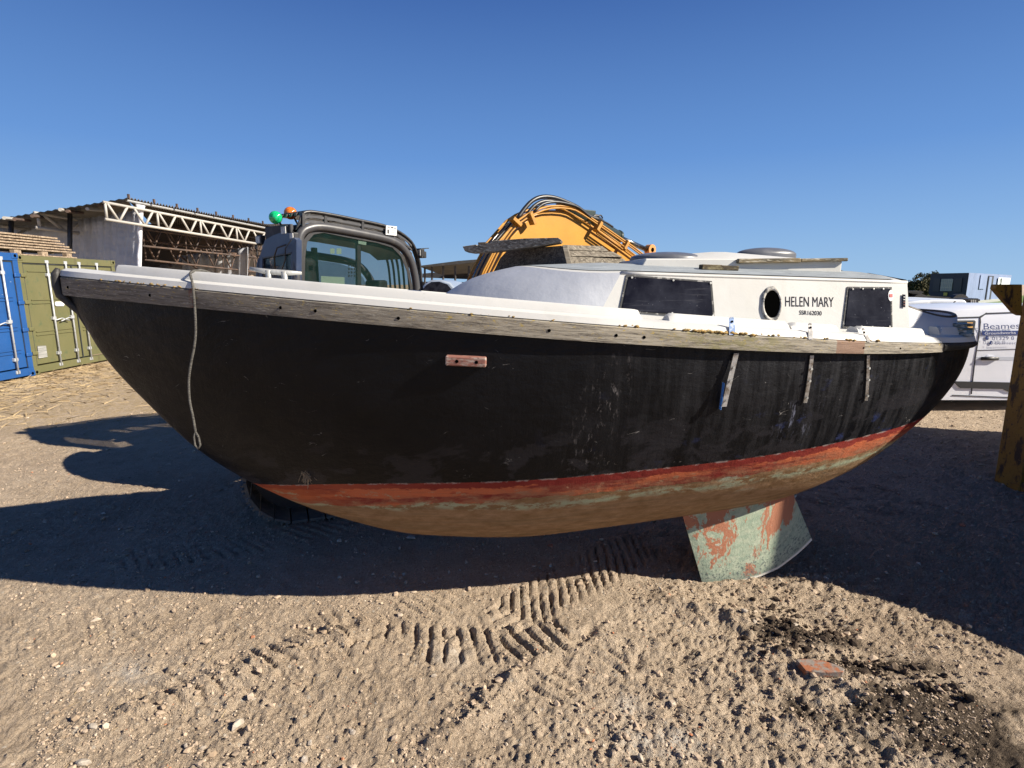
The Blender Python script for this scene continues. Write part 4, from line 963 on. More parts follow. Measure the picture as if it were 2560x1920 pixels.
for (x, y, a_) in ((1322, 548, -.5), (1488, 567, .62), (1556, 614, .62), (1283, 556, -1.0)):
    c = bq(x, y, .05); d = BD*math.cos(a_)+Vector((0, 0, -math.sin(a_))); MB().obox(c, d*.025, BN*.05, d.cross(BN)*.075).build('pipe_clamp', yellow2, ex, bevel=.008)
# hoses over the top
bpath([(1300, 545), (1318, 520), (1338, 500), (1362, 491), (1392, 493), (1425, 505), (1455, 520), (1480, 540), (1505, 548)], .028, hose_m, 'hose', -.05)
bpath([(1318, 536), (1335, 515), (1360, 503), (1395, 505), (1420, 513), (1450, 527)], .024, hose_m, 'hose', .0)
bpath([(1330, 530), (1350, 512), (1380, 506), (1410, 510), (1440, 520), (1470, 545)], .018, hose_m, 'hose', .05)
bpath([(1450, 518), (1470, 530), (1490, 540), (1505, 536), (1515, 548), (1530, 556), (1545, 566)], .014, hose_m, 'hose', -.1)
bpath([(1480, 538), (1495, 540), (1508, 537), (1513, 545)], .010, hose_m, 'hose', -.05)
cy0, cy1, cy2 = bq(1432, 508, -.26), bq(1578, 590, -.26), bq(1650, 622, -.26)
MB().tube([cy0, cy1], .092, 20).build('boom_cylinder', cyl_m, ex, True); MB().tube([cy1-(cy1-cy0)*.02, cy1+(cy1-cy0)*.012], .105, 20).build('cylinder_gland', cyl_m, ex, True)
MB().tube([cy1, cy2], .038, 14).build('cylinder_rod', chrome, ex, True)
MB().tube([cy0.lerp(cy1, .35)+Vector((0, 0, .1)), cy0.lerp(cy1, .6)+Vector((0, 0, .14)), cy1+Vector((0, 0, .06))], .014, 8).build('hose', hose_m, ex, True)
MB().obox(cy0.lerp(cy1, .45)+Vector((0, 0, .1)), BD*.12, BN*.05, (0, 0, .04)).build('valve_block', cyl_m, ex, bevel=.01)
c = bq(1657, 623, -.3); MB().tube([c, c+BN*.1], .085, 20).build('rod_eye', M('orange_rod_eye', (.6, .26, .07), .5), ex, bevel=0)
MB().tube([c+BN*.101, c+BN*.104], .035, 16).build('rod_pin', dark_hole, ex)

# ------------------------------------------------------------------ shipping containers
blue_c = M('blue_container_paint', (.010, .07, .24), .5, layers=[(2, (.009, .06, .20), .4, .7), ((12, 3, 12), (.35, .42, .5), .70, .74, .8)], bump=[(8, .004)])
green_c = M('olive_container_paint', (.125, .118, .050), .55, layers=[(1.6, (.105, .105, .043), .4, .7), (5, (.07, .095, .045), .58, .72, .8), ((3, 3, .5), (.075, .06, .03), .55, .70, .8), (22, (.10, .05, .025), .70, .73, .8)], bump=[(8, .004)])
gal_c = M('container_lock_rod', (.46, .48, .50), .5, .3, layers=[(20, (.25, .24, .22), .55, .7)])
gask = M('door_gasket', (.03, .035, .035), .7)
CL = gp(86, 938); CR = gp(315, 893); CD = (CR-CL); CWID = CD.length; CD.normalize(); CO = Vector((CD.y, -CD.x, 0)); CH = at(57, 637, CL.y).z
def container(base, cd, wid, hgt, body, mats, name, label, depth=6.0, rods=(), ribs=(), group='shipping containers'):
    co_ = Vector((cd.y, -cd.x, 0)); t = thing(name, label, 'container', base, group=group)
    pt = lambda a, z, o=0: base+cd*a+co_*o+Vector((0, 0, z))
    def bx(a0, a1, z0, z1, o0, o1, nm, mat, par=t, bev=.006): return MB().obox(pt((a0+a1)/2, (z0+z1)/2, (o0+o1)/2), cd*abs(a1-a0)/2, co_*abs(o1-o0)/2, (0, 0, (z1-z0)/2)).build(nm, mat, par, bevel=bev)
    # corrugated body
    mb = MB(); n = int(depth/.14); 
    for sgn, a in ((-1, .02), (1, wid-.02)):
        V = []; 
        for k in range(n+1):
            o = -.12-k*(depth-.2)/n; ins = (.03 if (k//2) % 2 else 0)*sgn
            V += [pt(a-ins, .15, o), pt(a-ins, hgt-.1, o)]
        mb.add(V, [(2*k, 2*k+2, 2*k+3, 2*k+1) for k in range(n)])
    mb.obox(pt(wid/2, hgt-.06, -depth/2), cd*(wid/2-.02), co_*(depth/2-.1), (0, 0, .03)); mb.obox(pt(wid/2, hgt/2, -depth), cd*wid/2, co_*.03, (0, 0, hgt/2-.05))
    mb.build('container_body', body, t)
    bx(0, wid, hgt-.16, hgt, -.12, .0, 'top_rail', body); bx(0, wid, .03, .19, -.12, .0, 'bottom_rail', body)
    for a in (0, wid-.13): bx(a, a+.13, .19, hgt-.16, -.13, -.005, 'corner_post', body)
    for a in (-.012, wid-.155):
        for z in (hgt-.115, .0):
            c = bx(a, a+.168, z, z+.12, -.165, .012, 'corner_casting', body, bev=.01); q = pt(a+.084, z+.06, .0125)
            MB().tube([q, q+co_*.002], .034, 14).build('casting_hole', dark_hole, c)
    dw = (wid-.26)/2
    for k in (0, 1):
        a0 = .14+k*dw; d = bx(a0+.02, a0+dw-.015, .22, hgt-.19, -.07, -.035, 'door', body)
        for z in ribs: bx(a0+.12, a0+dw-.12, z-.012, z+.012, -.036, -.016, 'door_rib', body, d, .004)
        bx(a0-.004, a0+.018, .2, hgt-.17, -.06, -.02, 'door_gasket', gask, d, 0)
    bx(.14+2*dw-.014, .14+2*dw+.006, .2, hgt-.17, -.06, -.02, 'door_gasket', gask); bx(.14, wid-.14, hgt-.19, hgt-.17, -.06, -.02, 'door_gasket', gask)
    for a in rods:
        r = MB().tube([pt(a, .12, .015), pt(a, hgt-.10, .015)], .02, 10).build('lock_rod', gal_c, t, True)
        for z in (.14, .42, 1.25, hgt-.42, hgt-.12): bx(a-.05, a+.05, z-.035, z+.035, -.035, .02, 'rod_bracket', gal_c, r, .004)
        hs = 1 if rods.index(a) % 2 == 0 else -1
        MB().tube([pt(a, 1.2, .03), pt(a+.18*hs, 1.24, .05), pt(a+.42*hs, 1.17, .04)], .014, 8).build('lock_handle', gal_c, r, True)
    for z in (.45, 1.0, 1.6, 2.2):
        for a in (.03, wid-.16): bx(a, a+.15, z, z+.09, -.01, .03, 'hinge', body, bev=.02)
    return t, pt, bx
rods_g = [(onp(x, y, CL, CO)-CL).dot(CD) for x, y in ((116, 660), (163, 664), (197, 666), (241, 668))]
gt, gpt_, gbx = container(CL, CD, CWID, CH, green_c, None, 'shipping_container', 'olive green shipping container with closed doors, planks stacked on its roof', rods=rods_g, ribs=(CH*.33, CH*.36, CH*.60, CH*.63, CH*.87))
q = lambda x, y: onp(x, y, CL+CO*-.02, CO)
pl_ = MB().prism([q(x, y)+CO*.0 for x, y in ((93, 865), (114, 864), (118, 892), (96, 896))], CO*.01).build('data_plate', M('grey_data_plate', (.22, .22, .21), .6, layers=[((2, 2, 60), (.4, .4, .38), .5, .6)]), gt)
MB().prism([q(x, y) for x, y in ((139, 754), (158, 754), (160, 757), (160, 762), (158, 765), (140, 765), (137, 762), (137, 757))], CO*.01).build('white_label', M('white_label', (.75, .75, .75), .5), gt)
BB = CL-CD*(CWID+.04)+CO*.05
bt, _, _ = container(BB, CD, CWID, CH+.03, blue_c, None, 'shipping_container', 'bright blue shipping container at the left edge beside the olive one', rods=[CWID*.15, CWID*.37, CWID*.63, (onp(8, 700, BB, CO)-BB).dot(CD)], ribs=(.55, .62, 1.05, 1.12, 1.7, 1.77))
# long boards stacked on the containers
pb = CL+Vector((0, 0, CH)); 
nb = 0
for lay in range(6):
    for c in range(4):
        z = CH+.16+lay*.062; a0 = -3.4+random.uniform(-.1, .1)+lay*.05; a1 = 2.15+.30*c/4-lay*.12+random.uniform(-.05, .05)
        P0_ = CL+CD*a0-CO*(.35+c*.26); P1_ = CL+CD*a1-CO*(.35+c*.26); P0_.z = P1_.z = z
        tag(MB().bar(P0_, P1_, .23, .038).build('timber_board', pallet_w, bevel=.004), 'pale sawn board in the low stack on top of the containers', 'board', 'boards stacked on the containers'); nb += 1
pt_ = thing('wooden_pallet', 'flat timber pallet under the board stack on the olive container', 'pallet', CL+CD*.9-CO*.8+Vector((0, 0, CH)))
for k, o in enumerate((.12, .7, 1.25)):
    a = CL+CD*-.1-CO*o; b = CL+CD*1.9-CO*o; a.z = b.z = CH+.02; MB().bar(a, b, .12, .025).build('pallet_board', pallet_w, pt_)
    for f in (.12, .5, .88): c = a.lerp(b, f); c.z = CH+.075; MB().obox(c, CD*.09, CO*.05, (0, 0, .042)).build('pallet_block', pallet_w, pt_)

# ------------------------------------------------------------------ scaffold shed on the left
sheet_m = M('grey_shrink_wrap', (.42, .43, .46), .45, layers=[((.6, .6, 3), (.34, .35, .39), .4, .7), ((3, 3, .35), (.55, .56, .6), .56, .68, .8)], bump=[((3.2, 3.2, .3), .10), ((1, 1, 2), .10)])
tube_l = M('white_truss_tube', (.40, .38, .345), .55, layers=[(3, (.34, .30, .25), .55, .75)])
tube_d = M('rusty_scaffold_tube', (.12, .075, .055), .8, layers=[(3, (.06, .045, .04), .4, .6)])
roof_m = M('corrugated_roof_sheet', (.085, .075, .068), .75, layers=[(1.2, (.05, .043, .04), .4, .65), (8, (.14, .10, .075), .58, .7)])
sh = thing('scaffold_shed', 'large open scaffold shed with lattice trusses, corrugated roof and grey sheeting at far left', 'shed', gp(350, 800))
def truss(p0, p1, depth, n, mat, nm='lattice_truss', r=.045):
    mb = MB(); dn = Vector((0, 0, -depth)); mb.tube([p0, p1], r, 6); mb.tube([p0+dn, p1+dn], r, 6)
    for k in range(n):
        a = p0.lerp(p1, (k+.12)/n); b = p0.lerp(p1, (k+.5)/n); c = p0.lerp(p1, (k+.88)/n)
        mb.tube([a, b+dn], r*.8, 6); mb.tube([b+dn, c], r*.8, 6)
        if k % 2 == 0: mb.tube([p0.lerp(p1, (k+.06)/n), p0.lerp(p1, (k+.06)/n)+dn], r*.8, 6)
    return mb.build(nm, mat, sh, True)
T0 = at(258, 505, 21.6); T1 = at(700, 590, 31.5); dep = T0.z-at(262, 548, 21.6).z
truss(T0, T1, dep, 9, tube_l, r=.058)
Tdir = (T1-T0)
# other truss ends along the left wall
for (x, y, Y, n) in ((85, 532, 23.6, 1), (-70, 556, 24, 1)):
    a = at(x, y, Y); b = a+Tdir.normalized()*2.4; truss(a, b, dep*.95, n, tube_l, r=.075)
# inner rusty trusses
for (x0, y0, Y0, x1, y1, Y1, d, n) in ((352, 572, 26, 690, 618, 36, .75, 8), (356, 600, 27, 700, 650, 36, .9, 8), (352, 560, 29, 690, 600, 40, .8, 8)):
    truss(at(x0, y0, Y0), at(x1, y1, Y1), d, n, tube_d, r=.05)
for (x, y0, y1, Y) in ((541, 630, 760, 33), (620, 600, 760, 35), (175, 520, 640, 24.2), (28, 545, 620, 24.4), (470, 640, 760, 36)):
    MB().tube([at(x, y0, Y), at(x-1, y1+60, Y)], .09, 8).build('scaffold_post', tube_d if x > 200 else black_m, sh, True)
MB().tube([at(450, 640, 31), at(530, 700, 31)], .06, 6).build('brace_tube', tube_d, sh); MB().bar(at(624, 608, 34), at(655, 608, 34), .09).bar(at(624, 640, 34), at(655, 640, 34), .09).bar(at(640, 600, 34), at(642, 640, 34), .08).build('tube_fitting', black_m, sh)
# front corner post wrapped in plastic
mb = MB(); P = [at(350+random.uniform(-2, 2), y, 23.3) for y in (512, 530, 555, 580, 605, 635, 670, 700, 740, 800, 860)]; mb.tube(P, [.17, .13, .07, .10, .06, .09, .08, .1, .1, .1, .1], 8); mb.build('wrapped_post', M('white_plastic_wrap', (.68, .68, .72), .35, bump=[(5, .06)]), sh, True)
# sheeting on the left wall (two bays) and at the back right
def sheet(name, quad, nx_, nz_, amp, mat=sheet_m, thick=.02):
    a, b, c, d = quad; V = []; n = (b-a).cross(d-a).normalized()
    for i in range(nx_+1):
        for j in range(nz_+1):
            f, g_ = i/nx_, j/nz_; p = a.lerp(b, f).lerp(d.lerp(c, f), g_); w_ = amp*(math.sin(f*nx_*.9)+.6*math.sin(f*nx_*.37+g_*3)+.5*math.sin(g_*7+f*5)); V.append(p+n*w_)
    o = MB().add(V, [(i*(nz_+1)+j, (i+1)*(nz_+1)+j, (i+1)*(nz_+1)+j+1, i*(nz_+1)+j+1) for i in range(nx_) for j in range(nz_)]).build(name, mat, sh, True)
    m = o.modifiers.new('s', 'SOLIDIFY'); m.thickness = thick; return o
sheet('wall_sheet', (at(180, 800, 25.6), at(349, 800, 23.5), at(349, 524, 23.5), at(180, 552, 25.6)), 70, 10, .05)
sheet('wall_sheet', (at(-160, 800, 27.5), at(174, 800, 25.7), at(174, 550, 25.7), at(-160, 590, 27.5)), 70, 10, .05)
sheet('back_sheet', (at(445, 800, 33.5), at(622, 800, 32.4), at(622, 618, 32.4), at(445, 640, 33.5)), 50, 8, .06)
sheet('torn_sheet', (at(352, 800, 29.5), at(470, 800, 33), at(462, 650, 33), at(352, 676, 29.5)), 40, 8, .12, M('dirty_sheeting', (.16, .155, .15), .6, layers=[(1.5, (.32, .32, .34), .5, .7), (1.1, (.10, .04, .025), .55, .62)], bump=[(3, .1)]))
MB().prism([at(352, 800, 41), at(720, 800, 44), at(720, 560, 44), at(352, 560, 41)], (0, .1, 0)).build('rear_cladding', M('dark_brown_cladding', (.045, .035, .028), .85, layers=[(.8, (.09, .06, .045), .5, .7)]), sh)
# corrugated roof, one sloping sheet with overhang
def corr(a, b, c, d, n, amp, name, mat, thick=.03):
    V = []; nrm = (b-a).cross(d-a).normalized()
    for i in range(n+1):
        f = i/n; o = nrm*(amp if i % 2 else -amp); V += [a.lerp(b, f)+o, d.lerp(c, f)+o]
    ob = MB().add(V, [(2*i, 2*i+2, 2*i+3, 2*i+1) for i in range(n)]).build(name, mat, sh); m = ob.modifiers.new('s', 'SOLIDIFY'); m.thickness = thick
corr(at(316, 494, 22.8), at(700, 568, 33.6), at(640, 600, 48), at(380, 560, 48), 130, .05, 'corrugated_roof', roof_m)
corr(at(318, 495, 22.3), at(-60, 556, 24.5), at(60, 585, 40), at(350, 555, 40), 40, .02, 'corrugated_roof', M('dark_roof_sheet', (.05, .048, .045), .7, layers=[(1, (.09, .08, .07), .45, .7)]))
MB().tube([at(316, 501, 22.75), at(700, 577, 33.5)], .05, 6).build('eaves_tube', galv, sh)
for k in range(9):
    f = k/8; p = at(322, 496, 22.6).lerp(at(690, 566, 32.8), f); MB().bar(p, p+Vector((0, 0, .16)), .07).build('roof_clip', tube_d, sh)
for (x, y) in ((258, 512), (228, 522), (178, 528), (160, 524), (90, 540), (20, 545), (46, 548)):
    MB().tube([at(x-10, y, 22.9), at(x+28, y+4, 24.5)], .07, 6).build('tube_end', tube_l if x % 4 == 0 else tube_d, sh)

# ------------------------------------------------------------------ far shed, car, yard clutter behind the bow
fs = thing('distant_shed', 'low dark open shed on thin posts, far off beyond the cabin front', 'shed', gp(1130, 752))
dk = M('dark_roofing', (.045, .045, .045), .8, layers=[(1.5, (.1, .09, .08), .5, .7)])
MB().prism([at(1052, 664, 45), at(1146, 652, 45), at(1226, 646, 45), at(1226, 651, 45), at(1150, 660, 45), at(1052, 668, 45)], (1, 12, -.7)).build('roof', dk, fs)
MB().prism([at(1056, 684, 54), at(1226, 668, 54), at(1226, 700, 54), at(1056, 694, 54)], (0, .3, 0)).build('roof_soffit', dk, fs)
for x in (1062, 1080, 1108, 1138, 1172, 1204): MB().tube([at(x, 665, 45.5), at(x, 752, 45.5)], .09, 6).build('post', dk, fs)
MB().prism([at(1040, 704, 52), at(1240, 706, 52), at(1240, 760, 52), at(1040, 760, 52)], (0, .2, 0)).build('rear_fence', M('dark_boarded_wall', (.04, .038, .035), .8, layers=[((6, 6, .5), (.09, .08, .07), .5, .6)]), fs)
car = thing('parked_car', 'pale blue grey parked car half hidden between excavator and cabin front', 'car', gp(1075, 790))
carp = M('pale_car_paint', (.33, .38, .45), .25, .2)
cpf = [(1040, 775), (1040, 735), (1062, 708), (1076, 700), (1100, 699), (1125, 706), (1150, 735), (1175, 745), (1180, 775)]
MB().prism([at(x, y, 20) for x, y in cpf], (.3, 1.7, 0)).build('body', carp, car, bevel=.08)
MB().prism([at(x, y, 19.98) for x, y in ((1050, 732), (1066, 712), (1078, 705), (1098, 704), (1118, 711), (1136, 732))], (0, .02, 0)).build('window', black_glass, car)
MB().tube([at(1062, 775, 19.97), at(1062, 775, 20.15)], .3, 20).build('wheel', rubber, car)
tk = thing('tarpaulin_heap', 'low sandy heap of tarpaulin and rope behind the bow cleat', 'heap', gp(640, 760))
hp_ = M('sandy_tarp', (.36, .28, .2), .9, bump=[(3, .1)]); 
V = [];
for i in range(15):
    for j in range(6):
        a = math.pi*j/5; V.append(at(560+10*i, 700-12*math.sin(i/14*math.pi)*(1+.3*math.sin(i*2.1))*math.sin(a)+26*(1-math.sin(a)), 16-1.0*math.cos(a)))
MB().add(V, [(i*6+j, (i+1)*6+j, (i+1)*6+j+1, i*6+j+1) for i in range(14) for j in range(5)]).build('tarpaulin', hp_, tk, True)

# ------------------------------------------------------------------ right side: vans, site office, trees, skip
vpaint = M('white_van_paint', (.72, .74, .80), .28, layers=[(1.5, (.66, .68, .73), .5, .8), ((2, 2, 14), (.58, .57, .55), .6, .8, .5)], spec=.6)
vtrim = M('black_van_trim', (.012, .012, .013), .55); vglass = M('van_window', (.01, .014, .022), .06, spec=.8); vseam = M('panel_gap', (.02, .022, .03), .7)
vblue = M('dark_blue_lettering', (.015, .035, .16), .4); vwhite = M('white_lettering', (.75, .77, .8), .4)
def van(Yv, name, label, right_px=2800):
    t = thing(name, label, 'van', Vector((7.4, Yv+.9, 0)), group='white vans parked behind the stern'); g_ = lambda x, y, o=0: at(x, y, Yv-o)
    # side outline (front at left)
    outl = [(2165, 1000), (2160, 930), (2175, 900), (2270, 868), (2325, 806), (2360, 786), (2410, 777), (2500, 770), (2600, 767), (2800, 768), (2835, 790), (2850, 880), (2850, 1000)]
    P = [g_(*p) for p in outl]; Pn = [p+Vector((0, .16, -.0)) for p in P]
    c = sum(P, Vector())/len(P); V = []; n = len(P)
    # body with slight tumblehome: outer skin + shoulders rounded at roof
    for k, (dy, sh_) in enumerate(((.0, 0), (.0, 0), (.10, .05), (1.7, .05), (1.8, 0))):
        for p in P:
            q = p+Vector((0, dy, 0)); hi = max(0, (p.z-1.1)/.6)
            if dy < .05: q.y += .10*hi*hi
            if dy > 1.75: q.y -= .10*hi*hi
            if sh_: q.z += (.012 if p.z > 1.2 else 0)
            V.append(q)
    F = []
    for k in range(1, 4):
        for i in range(n): j = (i+1) % n; F.append((k*n+i, k*n+j, (k+1)*n+j, (k+1)*n+i))
    # side skins triangulated as strips to follow the tumblehome
    cb = MB(); cb.add(V, F); 
    for k in (1, 4):
        xs_ = np.linspace(P[0].x, P[-1].x, 40); topz = np.interp(xs_, [p.x for p in P[1:-1]], [p.z for p in P[1:-1]]); W = []
        for x, zt in zip(xs_, topz):
            for f in np.linspace(0, 1, 10):
                z = P[0].z+(zt-P[0].z)*f; hi = max(0, (z-1.1)/.6); yy = P[0].y+(.10*hi*hi if k == 1 else 1.8-.10*hi*hi); W.append((x, yy, z))
        cb.add(W, [(i*10+j, (i+1)*10+j, (i+1)*10+j+1, i*10+j+1) for i in range(39) for j in range(9)])
    cb.build('body', vpaint, t, True)
    def sk_(px, py, o=.006):
        p = g_(px, py); hi = max(0, (p.z-1.1)/.6); p.y += .10*hi*hi-o; return p
    def pan(nm, pxs, mat, o=.006, th=.004, par=t): return MB().prism([sk_(x, y, o) for x, y in pxs], (0, th, 0)).build(nm, mat, par)
    def seam(nm, pxs, w_=.010): return MB().tube([sk_(x, y, .002) for x, y in pxs], w_, 4).build(nm, vseam, t)
    pan('window_surround', [(2335, 832), (2340, 812), (2352, 802), (2440, 801), (2443, 804), (2434, 838)], vtrim, .008)
    wd = pan('door_window', [(2340, 829), (2345, 813), (2356, 806), (2437, 805), (2430, 834)], vglass, .014)
    pan('painted_window_reflection', [(2420, 806), (2435, 806), (2432, 822), (2419, 818)], M('painted_orange_reflection', (.6, .32, .06), .5), .016, .001, wd)  # orange reflection in the glass, painted as a flat patch
    seam('front_door_seam', [(2456, 795), (2455, 805), (2447, 840), (2437, 900), (2430, 960), (2428, 985)]); seam('roof_gutter', [(2330, 800), (2390, 795), (2455, 793), (2475, 784), (2560, 781), (2700, 780)], .012)
    seam('side_door_seam', [(2456, 795), (2475, 783)]); seam('body_crease', [(2440, 876), (2530, 873), (2600, 872)], .006)
    pan('side_rail', [(2440, 892), (2560, 892), (2560, 901), (2438, 901)], M('greyed_panel', (.48, .51, .57), .35), .003)
    pan('sill_trim', [(2385, 955), (2390, 953), (2530, 956), (2560, 957), (2560, 979), (2520, 979), (2505, 972), (2400, 970)], vtrim, .02, .02)
    seam('sill_seam', [(2380, 988), (2560, 995)], .01)
    h = MB().tube([sk_(2452, 896, .02), sk_(2492, 896, .02)], [.028, .028], 10).build('door_handle', vtrim, t, True)
    MB().prism([sk_(x, y, .01) for x, y in ((2462, 893), (2468, 888), (2480, 889), (2486, 893))], (0, .01, 0)).build('lock_cover', vpaint, h)
    for x in (2235, 2720):
        c = at(x, 985, Yv-.01); MB().tube([c, c+Vector((0, .22, 0))], .33, 28).build('wheel', rubber, t, True)
    MB().obox(Vector(((P[0].x+P[-1].x)/2, Yv+.9, .32)), (2.0, 0, 0), (0, .8, 0), (0, 0, .09)).build('underbody', vtrim, t)
    # sign writing
    ny = Vector((0, -1, 0)); 
    def tx_(nm, s_, m_, x0, y0, x1, y1, hpx, b=0, o=.03):
        a_ = sk_(x0, y0, 0); b_ = sk_(x1, y1, 0); c_2 = sk_(x0, y0-hpx, 0); a_.y = b_.y = c_2.y = min(a_.y, b_.y, c_2.y)
        return text_on(nm, s_, m_, a_, b_, c_2, t, ny, o, .001, 0, True)
    tx_('company_lettering', 'Beames', vblue, 2457, 823, 2547, 821, 15, .02)
    pan('lettering_band', [(2455, 828), (2600, 826), (2600, 836), (2455, 838)], vblue, .010, .001)
    tx_('trade_lettering', 'Groundworks', vwhite, 2459, 836, 2536, 834, 6.5)
    tx_('phone_lettering', '01329 8', vblue, 2476, 850, 2531, 849, 9, .02); tx_('web_lettering', 'beamesc', vblue, 2485, 861, 2536, 860, 6.5, .02)
    for cx_, cy_, r_, ch in ((2467, 845, 5, 'T'), (2477, 857, 4.5, 'E')):
        pan('round_symbol', [(cx_+r_*math.cos(a*math.pi/8), cy_+r_*math.sin(a*math.pi/8)) for a in range(16)], vblue, .010, .001)
        tx_('symbol_letter', ch, vwhite, cx_-2, cy_+2.5, cx_+2, cy_+2.5, 5)
    return t
van(9.0, 'parked_van', 'white van with dark blue lettering on its side, beside the boat stern')
# second van, front three-quarter, further back
v2 = thing('parked_van', 'plain white unlettered van further back, its windscreen towards the yard', 'van', gp(2330, 830), group='white vans parked behind the stern')
vp2 = M('bright_white_van_paint', (.72, .74, .76), .3, layers=[(2, (.62, .64, .66), .5, .8)])
q2 = lambda x, y, o=0: at(x, y, 12.6+o)
MB().prism([q2(x, y) for x, y in ((2300, 900), (2300, 790), (2306, 768), (2318, 752), (2330, 749), (2412, 749), (2419, 756), (2421, 800), (2421, 900))], (.6, 2.4, 0)).build('body', vp2, v2, bevel=.08, seg=3)
MB().prism([q2(x, y, -.1) for x, y in ((2200, 900), (2205, 800), (2240, 770), (2268, 754), (2320, 750), (2330, 752), (2312, 768), (2300, 800), (2300, 900))], (.2, 1.9, 0)).build('bonnet', vp2, v2, bevel=.08, seg=3)
MB().prism([q2(x, y, -.14) for x, y in ((2255, 773), (2268, 764), (2306, 760), (2300, 768), (2288, 778))], (0, .03, 0)).build('windscreen', M('sky_painted_windscreen', (.05, .09, .14), .08, spec=.9), v2)  # sky reflection put into the pale blue glass colour
MB().prism([q2(x, y, -.125) for x, y in ((2306, 778), (2311, 768), (2324, 764), (2325, 780), (2320, 792))], (0, .02, 0)).build('side_window', vglass, v2)
MB().tube([q2(2358, 784, -.3), q2(2388, 753, -.1)], .014, 6).build('aerial', vtrim, v2)
MB().tube([q2(2330, 757, -.01), q2(2410, 757, -.01), q2(2411, 800, -.01)], .008, 4).build('panel_seam', M('grey_seam', (.4, .42, .45), .6), v2)
for x in (2250, 2395): c = q2(x, 850, -.12); MB().tube([c, c+Vector((0, .25, 0))], .32, 24).build('wheel', rubber, v2, True)
# flatbed lorry / dark trailer behind the vans
tl = thing('dark_trailer', 'long black trailer with open frame behind the white vans', 'trailer', gp(2350, 760))
MB().prism([at(x, y, 26) for x, y in ((2275, 742), (2300, 738), (2310, 730), (2302, 727), (2268, 727), (2268, 732), (2294, 732), (2302, 738), (2450, 748), (2450, 753), (2268, 753), (2268, 742))], (.3, 2.0, 0)).build('trailer_bed', vtrim, tl)
MB().prism([at(x, y, 22) for x, y in ((2420, 748), (2446, 746), (2446, 775), (2420, 778))], (.5, 1.5, 0)).build('stillage', vtrim, tl)
for x in (2428, 2433, 2438): MB().bar(at(x, 750, 21.97), at(x, 772, 21.97), .04).build('stillage_bar', galv, tl)
for x in (2300, 2400): c = at(x, 760, 25.9); MB().tube([c, c+Vector((0, .3, 0))], .45, 20).build('wheel', rubber, tl)
# site office
off = thing('site_office', 'dark blue corrugated site office cabin with barred window, raised beyond the vans', 'site office', gp(2412, 770))
navy_c = M('shade_side_navy_cladding', (.012, .018, .045), .6, layers=[(.8, (.02, .027, .06), .4, .7)]); lt_c = M('sun_side_blue_corrugated_cladding', (.20, .26, .42), .6, layers=[(.8, (.16, .21, .34), .4, .7)])  # end's shade and side's sunlight put into two cladding tones
A0 = at(2413, 742, 46); A1 = at(2320, 742, 49.5); A2 = at(2517, 760, 58); zt = at(2413, 682, 46).z; zb_ = at(2413, 748, 46).z
A0.z = A1.z = A2.z = zb_; Hh = zt-zb_
up_ = lambda p, h: p+Vector((0, 0, h)); ed = (A1-A0); sd_ = (A2-A0)
MB().prism([A0+ed*.16, A0+ed*.0+Vector((0, 0, .45)), up_(A0, Hh), up_(A1, Hh), A1+Vector((0, 0, .45)), A0+ed*.88], sd_).build('cabin_body', navy_c, off)
nC_ = 46; V = []; on_ = Vector((sd_.y, -sd_.x, 0)).normalized()
for i in range(nC_+1): f = i/nC_; o = on_*(.10 if i % 2 else .04); V += [A0+sd_*f+o+Vector((0, 0, -.35)), A0+sd_*f+o+Vector((0, 0, Hh))]
MB().add(V, [(2*i, 2*i+2, 2*i+3, 2*i+1) for i in range(nC_)]).build('side_cladding', lt_c, off)
n1_ = Vector((ed.y, -ed.x, 0)).normalized(); n1_ = n1_ if n1_.y < 0 else -n1_
def offp(f, z, o=.03): return A0+ed*f+Vector((0, 0, z*Hh))+n1_*o
def offr(nm, f0, f1, z0, z1, mat, o=.03, th=.03, par=off): return MB().prism([offp(f0, z0, o), offp(f1, z0, o), offp(f1, z1, o), offp(f0, z1, o)], -n1_*th).build(nm, mat, par)
wn = offr('window', .36, .67, .30, .78, M('barred_window', (.26, .29, .31), .4), .06, .05)
for f in (.42, .47, .52, .57, .62): offr('window_bar', f-.004, f+.004, .30, .78, galv, .075, .01, wn)
for z in (.45, .62): offr('window_bar', .36, .67, z-.01, z+.01, galv, .08, .01, wn)
offr('window_shutter', .12, .33, .28, .8, M('shutter_navy', (.02, .025, .05), .5), .06, .04); offr('window_shutter', .70, .88, .28, .8, bpy.data.materials['shutter_navy'], .06, .04)
offr('warning_notice', .46, .56, .12, .24, M('yellow_notice', (.5, .42, .08), .6), .06, .02)
def sdr(nm, f0, f1, z0, z1, mat, o=.14, th=.03): P = [A0+sd_*f+Vector((0, 0, z*Hh))+on_*o for f, z in ((f0, z0), (f1, z0), (f1, z1), (f0, z1))]; return MB().prism(P, on_*-th).build(nm, mat, off)
sdr('door', .38, .50, -.1, .92, vseam); sdr('door_panel', .39, .45, -.08, .88, lt_c, .17); sdr('shuttered_window', .20, .32, .38, .95, lt_c, .17)
sb = sdr('company_sign', .60, .92, .50, .86, M('white_board', (.72, .74, .76), .5), .2)
c = A0+sd_*.66+Vector((0, 0, .68*Hh))+on_*.22; mbx = MB(); ring = []
for k in range(17): a = 2*math.pi*k/16; ring.append(c+sd_.normalized()*.30*math.cos(a)+Vector((0, 0, .30*math.sin(a))))
mbx.tube(ring, .035, 5).build('sign_ring', M('dark_green_mark', (.03, .08, .06), .5), off)
MB().obox(A0.lerp(A2, .5)+Vector((0, 0, -.30)), sd_*.5, ed.normalized()*.2, (0, 0, .12)).build('plinth', galv, off)
